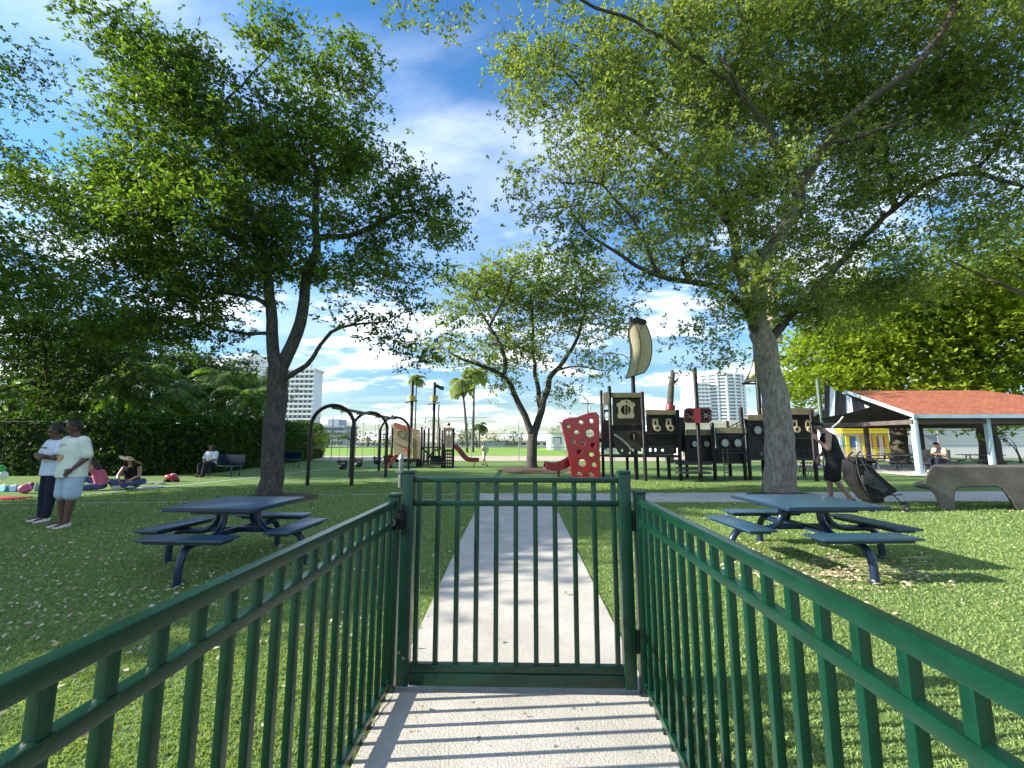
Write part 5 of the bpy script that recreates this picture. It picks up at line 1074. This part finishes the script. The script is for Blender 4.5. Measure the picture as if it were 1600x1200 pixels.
def stand(dx=0., arms='down', step=.0, lean=0.):
    J = dict(pel=(0, 0, .95), neck=(0, lean, 1.47), head=(0, lean * 1.5 + .02, 1.63), sh=[(.185, lean, 1.42), (-.185, lean, 1.42)], hip=[(.09, 0, .92), (-.09, 0, .92)], kn=[(.11, .02 + step, .50), (-.11, .02 - step, .50)], an=[(.12, step * 2, .085), (-.12, -step * 2, .085)], toe=[(.14, step * 2 + .15, .045), (-.14, .15 - step * 2, .045)])
    if arms == 'down': J.update(el=[(.25, lean - .03, 1.14), (-.25, lean - .03, 1.14)], ha=[(.26, .06 + lean, .90), (-.26, .06 + lean, .90)])
    if arms == 'crossed': J.update(el=[(.26, lean + .10, 1.15), (-.26, lean + .10, 1.15)], ha=[(-.04, lean + .24, 1.17), (.04, lean + .21, 1.21)], hd=[(-1, .05, .05), (1, .05, .05)], pn=[(0, 1, 0), (0, 1, 0)])
    return J
tee_w = mat('tee_white', (.62, .68, .80), .85, 0, .06, 5, .9, 9); tee_c = mat('tee_cream', (.66, .70, .60), .85, 0, .06, 5, .9, 9)
navyc = mat('cloth_navy', (.008, .010, .025), .9, 0, .2, 10, .3, 18); shortb = mat('cloth_light_blue', (.38, .48, .58), .85, 0, .1, 8, .3, 18); shoe_w = mat('shoe_white', (.7, .7, .68), .6); shoe_c = mat('shoe_cream', (.62, .58, .46), .6); blackc = mat('cloth_black', (.003, .003, .0035), .9, 0, .3, 10, .3, 18)
# two men on the left; they look left, away from the walkway
g1 = G(84, 817); g2 = G(104, 824)
J = stand(arms='crossed'); J['an'] = [(.10, .02, .085), (-.12, .06, .085)]; J['toe'] = [(.12, .18, .045), (-.17, .21, .045)]
m1 = person('person in white tee and dark navy trousers, arms crossed, standing on the left lawn', (G(71, 815).x, G(71, 815).y, 0), R(160), dict(J, face=(.42, .9, 0)), skin_d, tee_w, navyc, shoe_w, hair_k, 1.0, 1.02, .62, 1.0, .12)
# chest lettering and print on the shirt front
def decal(par, pts, m, name, w=.006): return MB().tube(pts, w, 5).build(name, m, par, local=True)
ink = mat('navy_ink', (.02, .03, .10), .8); ink2 = mat('pale_blue_ink', (.35, .45, .75), .8); ink3 = mat('orange_ink', (.62, .30, .12), .8)
sh_ = [o for o in m1.children if o.name.startswith('shirt')][0]
for i in range(8):
    x = -.085 + i * .024; z0 = 1.335; y = .152
    decal(sh_, [(x, y, z0 - .010), (x, y, z0 + .012), (x + .012, y, z0 + .012), (x + .013, y, z0 - .010)][:3 + i % 2], ink, 'lettering', .0035)
J = stand(arms='down'); J['head'] = (.0, .04, 1.63); J['el'] = [(.26, -.06, 1.15), (-.25, -.05, 1.15)]; J['ha'] = [(.24, -.02, .93), (-.22, .12, .96)]; J['an'] = [(.08, .0, .085), (-.11, .05, .085)]; J['toe'] = [(.10, .16, .045), (-.15, .20, .045)]
m2 = person('person in oversized cream printed tee and light blue shorts, standing nearest on the left lawn', (G(101, 824).x, G(101, 824).y, 0), R(165), dict(J, face=(.42, .9, 0)), skin_d, tee_c, shortb, shoe_c, hair_k, 1.03, 1.22, .85, .44, .13)
s2 = [o for o in m2.children if o.name.startswith('shirt')][0]
for cz, rr_ in ((1.30, .07), (1.16, .085)):
    for q in range(4):
        pts = []
        for i in range(13):
            a = i / 12 * 2 * PI; r_ = rr_ * (1 - q * .22) * (1 + .18 * math.sin(3 * a + q)); x = .02 + r_ * math.cos(a); z = cz + r_ * math.sin(a); y = .171 - .9 * x * x + (.006 if z < 1.2 else -.012)
            pts.append((x, y, z))
        decal(s2, pts, ink3, 'print', .0045)
# woman on the bench
def bench(label, c, rz, Ln=1.9):
    t = thing('bench', label, 'bench', (0, 0, 0), group='blue park benches by the hedge'); h = Ln / 2
    MB().bevbox((-h, -.24, .42), (h, .22, .455), .012).build('seat', navy, t, True, local=True); MB().bevbox((-h, .23, .52), (h, .262, .90), .012, Matrix.Rotation(0, 4, 'X')).build('backrest', navy, t, True, local=True)
    for x in (-h + .18, h - .18): MB().tube(crom([(x, -.18, 0), (x, -.17, .40), (x, .1, .415), (x, .27, .50), (x, .28, .85)], .1), .028, 8).tube([(x, .2, 0), (x, .2, .42)], .028, 8).build('leg', navy, t, True, local=True)
    t.location = c; t.rotation_euler = (0, 0, rz); return t
bc = G(348, 745); bc.y = 18.4; bc.x = P(347, 700, 18.4).x
b1 = bench('navy blue bench by the hedge with a woman sitting on its left end', bc, R(-14), 2.0)
b2 = copy_tree(b1); b2['label'] = 'navy blue empty bench by the hedge, just right of the big grey trunk'; b2.location = (P(452, 700, 25).x, 25, 0); b2.rotation_euler = (0, 0, R(-20)); b2.scale = (.75, .9, .95)
J = dict(pel=(0, 0, .52), neck=(.02, .0, 1.02), head=(.03, .03, 1.18), sh=[(.19, 0, .97), (-.18, 0, .97)], el=[(.25, .10, .70), (-.25, .10, .70)], ha=[(.08, .30, .62), (-.05, .30, .62)], hip=[(.1, .03, .50), (-.1, .03, .50)], kn=[(.13, .44, .50), (-.10, .44, .50)], an=[(.12, .46, .09), (-.06, .48, .09)], toe=[(.14, .60, .045), (-.04, .63, .045)])
M_ = Matrix.Rotation(R(-14), 4, 'Z'); off = M_ @ Vector((-.50, -.02, 0))
person('person with long dark hair and white tee sitting on left end of blue bench', bc + off, R(180 - 14 + 12), J, skin_m, tee_w, navyc, blackc, hair_k, 1.0, 1.2, .8, 1.0, .04, longhair=True, vox=.014)
# seated picnickers
jean = mat('cloth_jeans', (.06, .09, .22), .9, 0, .2, 10); pinkc = mat('cloth_pink', (.55, .12, .20), .85)
def brim(t, head, up, fwd, hs_, Rm):
    m_ = mat('straw', (.50, .40, .24), .85, 0, .2, 30); b = MB(); k = 28; v = []
    for rr_, z in ((.085, .075), (.27, .05), (.27, .042), (.085, .062)):
        for j in range(k): w = 2 * PI * j / k; v.append(head + hs_ * rr_ * math.cos(w) + fwd * rr_ * math.sin(w) + up * (z + (.05 * math.cos(2 * w) if rr_ > .2 else 0)))
    b.add(v, [(q * k + j, q * k + (j + 1) % k, ((q + 1) % 4) * k + (j + 1) % k, ((q + 1) % 4) * k + j) for q in range(4) for j in range(k)]); b.ell(head + up * .09, (.09, .105, .075), 18, 10, Rm); b.build('sun_hat', m_, t, True, local=True)
sit = dict(pel=(0, 0, .14), neck=(0, .14, .60), head=(0, .22, .74), sh=[(.18, .13, .56), (-.18, .13, .56)], el=[(.24, .26, .34), (-.24, .24, .34)], ha=[(.12, .45, .24), (-.12, .45, .24)], hip=[(.1, .03, .13), (-.1, .03, .13)], kn=[(.36, .30, .20), (-.36, .30, .20)], an=[(-.02, .42, .09), (.06, .50, .09)], toe=[(-.14, .46, .07), (.18, .54, .07)], face=(0, .9, -.3))
sp_ = G(206, 762); person('person in straw sun hat and jeans sitting cross-legged by the hedge', (sp_.x, sp_.y, 0), R(-160), dict(sit, face=(.35, .8, .25)), skin_t, blackc, jean, shoe_w, hair_b, 1.12, 1.0, .0, 1.0, .0, hat=brim, longhair=True, vox=.014)
sit2 = dict(sit, el=[(.26, .02, .36), (-.30, .20, .62)], ha=[(.30, -.10, .10), (-.24, .26, .86)], kn=[(.15, .45, .34), (-.2, .5, .1)], an=[(.14, .80, .09), (-.22, .9, .09)], toe=[(.15, .94, .09), (-.22, 1.03, .12)])
sp_ = G(158, 766); person('person in red and blue sitting behind two men, one arm raised', (sp_.x, sp_.y, 0), R(110), sit2, skin_t, pinkc, jean, shoe_w, hair_b, 1.0, 1.0, .5, 1.0, .0, longhair=True, vox=.014)
# child running
Jr = stand(arms='down'); Jr.update(kn=[(.1, .20, .56), (-.1, -.04, .50)], an=[(.1, .12, .20), (-.1, -.30, .16)], toe=[(.1, .24, .12), (-.1, -.20, .06)], el=[(.24, -.18, 1.2), (-.24, .10, 1.18)], ha=[(.22, -.05, 1.02), (-.2, .32, 1.22)])
cg = G(757, 728); person('small child in pale green clothes running past the end of the red slide', (cg.x, cg.y, 0), R(60), Jr, skin_m, mat('cloth_pale_green', (.50, .60, .42), .85), mat('cloth_pale', (.55, .58, .45), .85), blackc, hair_b, .80, 1.0, .5, .4, .1, vox=.016)
# person with the stroller
tat = mat('skin_tattooed', (.40, .22, .15), .5, 0, .1, 26, 0, 60, col2=(.16, .12, .10))
def cap(t, head, up, fwd, hs_, Rm):
    b = MB(); b.ell(head + up * .075 - fwd * .005, (.092, .108, .075), 18, 10, Rm)
    v = []; 
    for s_, z in ((0, 0), (1, -.012)):
        for i in range(9): a = PI * (i / 8); v.append(head + hs_ * .075 * math.cos(a) + fwd * (.06 + .12 * math.sin(a)) + up * (.062 + z - .01 * math.sin(a)))
    b.add(v, [tuple(range(8, -1, -1)), tuple(range(9, 18))] + [(i, i + 1, i + 10, i + 9) for i in range(8)] + [(8, 0, 9, 17)]); b.build('cap', blackc, t, True, local=True)
Js = dict(pel=(0, .0, .93), neck=(0, .10, 1.43), head=(0, .20, 1.56), sh=[(.19, .09, 1.38), (-.19, .09, 1.38)], el=[(.25, .08, 1.10), (-.24, .12, 1.10)], ha=[(.20, .24, .92), (-.12, .30, 1.30)], hip=[(.09, 0, .90), (-.09, 0, .90)], kn=[(.10, .10, .49), (-.10, .04, .49)], an=[(.11, .10, .09), (-.11, -.20, .10)], toe=[(.12, .24, .045), (-.11, -.07, .05)], hd=[(0, .3, -1), (.3, .5, 1)], pn=[(1, 0, 0), (1, 0, 0)])
pm = person('tall person in black cap, vest and shorts with tattooed arms standing beside the stroller', (P(1302, 700, 10.9).x, 10.9, 0), R(64), Js, tat, blackc, blackc, blackc, hair_k, 1.16, 1.12, .0, .46, .06, hat=cap)
# people under the pavilion
sitb = dict(pel=(0, 0, .52), neck=(0, .1, 1.0), head=(0, .18, 1.14), sh=[(.19, .09, .96), (-.19, .09, .96)], el=[(.25, .15, .72), (-.25, .15, .72)], ha=[(.12, .38, .78), (-.12, .38, .78)], hip=[(.1, .03, .50), (-.1, .03, .50)], kn=[(.13, .44, .50), (-.12, .44, .50)], an=[(.12, .46, .09), (-.1, .40, .09)], toe=[(.14, .60, .045), (-.1, .55, .045)])
person('person in grey top and cap sitting under the pavilion between the two front posts', (P(1470, 700, 21.2).x, 21.2, .05), R(100), sitb, skin_t, mat('cloth_grey', (.30, .28, .24), .9), navyc, shoe_w, hair_b, 1.08, 1.25, .7, 1.0, .0, hat=cap, vox=.016)
person('small dark-haired child sitting under the pavilion left of the person in the grey top', (P(1443, 700, 22.0).x, 22.0, .05), R(-90), sitb, skin_t, pinkc, navyc, shoe_w, hair_k, .8, 1.0, .5, 1.0, .0, vox=.016)

# ------------------------------------------------------------------ stroller
fab = mat('stroller_black', (.004, .004, .005), .85, 0, .4, 15, .4, 30); tyre = mat('tyre', (.03, .03, .03), .7); YS = 9.7
t = thing('stroller', 'folding black umbrella stroller with curved handles on the turf beside the path', 'stroller', (P(1380, 700, YS).x, YS, 0))
def sp2(x, y, dy=0.): q = P(1300 + x / 5.333, 660 + y / 5.333, YS + dy); return q
for dy in (-.2, .2):
    MB().tube(crom([sp2(172, 250, dy), sp2(145, 270, dy), sp2(130, 300, dy), sp2(150, 320, dy)] if dy < 0 else [sp2(237, 243, dy), sp2(215, 262, dy), sp2(208, 290, dy), sp2(225, 320, dy)], .03), .018, 8).build('handle', rub, t, True)
    MB().tube([sp2(150, 320, dy) if dy < 0 else sp2(225, 320, dy), sp2(370, 470, dy), sp2(600, 690, dy)], .012, 8).tube([sp2(250, 390, dy), sp2(285, 570, dy), sp2(320, 668, dy)], .012, 8).tube([sp2(285, 560, dy), sp2(440, 610, dy), sp2(585, 600, dy)], .010, 8).build('frame_tube', black_m, t, True)
    for wx, wy in ((612, 712), (322, 690)):
        c = sp2(wx, wy, dy); c.z = .075
        w_ = MB().tube([(c.x, c.y - .03, c.z), (c.x, c.y - .008, c.z)], .075, 18).tube([(c.x, c.y + .008, c.z), (c.x, c.y + .03, c.z)], .075, 18).build('wheel', tyre, t, True); MB().tube([(c.x, c.y - .034, c.z), (c.x, c.y + .034, c.z)], .035, 12).build('hub', mat('hub_grey', (.12, .12, .12), .5), w_, True)
for wx, wy in ((600, 680), (322, 672)): MB().tube([sp2(wx, wy, -.2), sp2(wx, wy, .2)], .01, 6).build('axle', black_m, t)
seat = [(185, 330), (205, 300), (265, 285), (300, 320), (360, 395), (440, 470), (535, 550), (560, 575), (480, 610), (405, 650), (335, 662), (290, 610), (250, 560), (205, 500), (188, 430)]
o = MB().prism([sp2(x, y, -.19) for x, y in seat], (0, .38, 0)).build('seat_fabric', fab, t)
bm = bmesh.new(); bm.from_mesh(o.data); bmesh.ops.bevel(bm, geom=bm.edges[:], offset=.025, segments=3, affect='EDGES'); bm.to_mesh(o.data); bm.free()
MB().prism([sp2(x, y, -.22) for x, y in ((270, 400), (340, 430), (470, 560), (430, 590), (300, 530))], (0, .03, 0)).build('side_flap', mat('fabric_grey', (.03, .03, .035), .7, 0, .6, 20), t)
MB().prism([sp2(x, y, -.15) for x, y in ((330, 640), (430, 625), (440, 660), (400, 672), (345, 672))], (0, .3, 0)).build('basket', fab, t)
for k_, q_ in enumerate((((200, 305), (215, 400), (250, 500), (300, 600)), ((235, 292), (290, 390), (370, 500), (440, 600)), ((265, 470), (340, 520), (420, 560), (500, 590)), ((225, 360), (290, 350), (350, 390)))): MB().tube(crom([sp2(x, y, -.205) for x, y in q_], .03), .0055, 5).build('seam', grey_m, t)
MB().bevbox(tuple(sp2(262, 520, -.26)), tuple(sp2(345, 440, -.20)), .02).build('side_pocket', mat('pocket_dark', (.015, .015, .017), .7, 0, .6, 30, .5, 40), t, True)
MB().ell(sp2(300, 320, 0), (.13, .15, .07), 14, 8).build('folded_hood', fab, t, True)
MB().tube(crom([sp2(240, 610, -.2), sp2(262, 590, -.2), sp2(250, 560, -.2)], .03), .007, 5).build('strap', fab, t)

# ------------------------------------------------------------------ party things on the grass at the left
def balloon(label, px, py, r_, col, nm):
    Y_ = 13.4; c = P(px, py, Y_); t = thing('balloon', label, 'balloon', (c.x, Y_, 0)); m_ = mat(nm, col, .25, 0, .05, 3, coat=.5)
    MB().ell(c, (r_, r_, r_ * 1.15), 18, 12).build('skin', m_, t, True); MB().tube([c - Vector((0, 0, r_ * 1.14)), c - Vector((0, 0, r_ * 1.28))], [.008, .02], 8).build('knot', m_, t); MB().tube([c - Vector((0, 0, r_ * 1.25)), Vector((c.x, Y_, .01))], .003, 4).build('string', clear_m, t)
balloon('glossy green balloon at the left picture edge, above the white one', 2, 733, .11, (.03, .35, .05), 'balloon_green'); balloon('glossy white balloon at the left picture edge, under the green one', 5, 743, .12, (.75, .80, .78), 'balloon_white')
def bag(label, px, py, w, d, h, col, nm, kind='gift_bag', cat='bag'):
    c = G(px, py); t = thing(kind, label, cat, c); m_ = mat(nm, col, .6, 0, .25, 12)
    bm = bmesh.new(); bmesh.ops.create_cube(bm, size=1)
    for v in bm.verts: v.co = Vector((v.co.x * w * (1 - .12 * (v.co.z > 0)), v.co.y * d * (1 - .4 * (v.co.z > 0)), (v.co.z + .5) * h))
    bmesh.ops.bevel(bm, geom=bm.edges[:], offset=min(w, h) * .12, segments=3, affect='EDGES'); b = MB(); bm.verts.index_update(); b.add([v.co + c for v in bm.verts], [[v.index for v in f.verts] for f in bm.faces]); bm.free(); b.build('body', m_, t, True)
    MB().tube([c + Vector((-w * .2, 0, h * .98))] + [c + Vector((w * .2 * math.cos(a), 0, h * .98 + h * .18 * math.sin(a))) for a in (PI * .8, PI * .6, PI * .4, PI * .2)] + [c + Vector((w * .2, 0, h * .98))], .006, 5).build('handle', clear_m, t)
bag('turquoise bag on the grass at the left picture edge', 5, 768, .36, .25, .17, (.10, .48, .52), 'bag_turquoise'); bag('blue patterned bag on the grass between the turquoise bag and the pink ball', 23, 768, .30, .2, .18, (.03, .16, .36), 'bag_blue'); bag('dark magenta bag on the grass just left of the man in white tee', 47, 764, .20, .16, .20, (.25, .01, .09), 'bag_magenta')
c = G(38, 771); t = thing('ball', 'round pink ball on the grass left of the man in white tee', 'ball', c); MB().ell(c + Vector((0, 0, .13)), (.15, .15, .13), 18, 12).build('skin', mat('ball_pink', (.55, .12, .24), .4, 0, .1, 5), t, True); MB().ring((c.x, c.y - .13, .13), .05, .062, .02, 20).build('ring', clear_m, t)
c = G(12, 780); o = MB().bevbox((c.x - .6, c.y - .18, .0), (c.x + .33, c.y + .3, .035), .012).build('picnic_blanket', mat('blanket_red', (.35, .012, .02), .9, 0, .3, 6, .5, 20), None, True); tagp(o, 'folded dark red blanket on the grass at the left picture edge', 'blanket')
c = G(56, 768); t = thing('bottle', 'pale green drink bottle on the grass behind the man in white tee', 'bottle', c); MB().tube([c, c + Vector((0, 0, .18)), c + Vector((0, 0, .22)), c + Vector((0, 0, .25))], [.05, .05, .02, .02], 12).build('body', mat('bottle_green', (.20, .38, .30), .25), t, True); MB().tube([c + Vector((0, 0, .25)), c + Vector((0, 0, .28))], .024, 10).build('cap', clear_m, t)
c = G(268, 753); t = thing('toy_car', 'shiny red toy on the grass at the foot of the hedge', 'toy', c); MB().ell(c + Vector((0, 0, .15)), (.26, .16, .12), 16, 10, Matrix.Rotation(.25, 3, 'Y')).build('body', red_m, t, True); MB().ell(c + Vector((.05, 0, .25)), (.10, .09, .06), 12, 8).build('lid', mat('toy_pink', (.6, .2, .25), .3), t, True)
for dx in (-.14, .14): MB().tube([c + Vector((dx, -.15, .05)), c + Vector((dx, .15, .05))], .05, 12).build('wheel', tyre, t, True)
c = G(228, 762); o = MB().bevbox((c.x - .35, c.y - .25, .0), (c.x + .35, c.y + .25, .03), .01).build('tray', mat('tray_white', (.6, .62, .60), .5, 0, .1, 10), None, True); tagp(o, 'flat white tray on the grass right of the person in the sun hat', 'tray')
for px, lb in ((226, 'left paper food box at the edge of the white tray by the hedge'), (236, 'middle paper food box of the row by the hedge'), (250, 'rightmost small paper box of the row, left of the red toy')):
    c = G(px, 757); t = thing('food_box', lb, 'box', c); MB().bevbox((c.x - .12, c.y - .09, 0), (c.x + .12, c.y + .09, .07), .01).build('body', mat('food_box', (.55, .50, .36), .7), t, True); MB().bevbox((c.x - .125, c.y - .095, .0705), (c.x + .125, c.y + .095, .085), .006).build('lid', clear_m, t, True)
# small white flowers/cups near the swing feet
for px, lb in ((497, 'small white ball of leaves at the foot of the first swing arch'),):
    pass
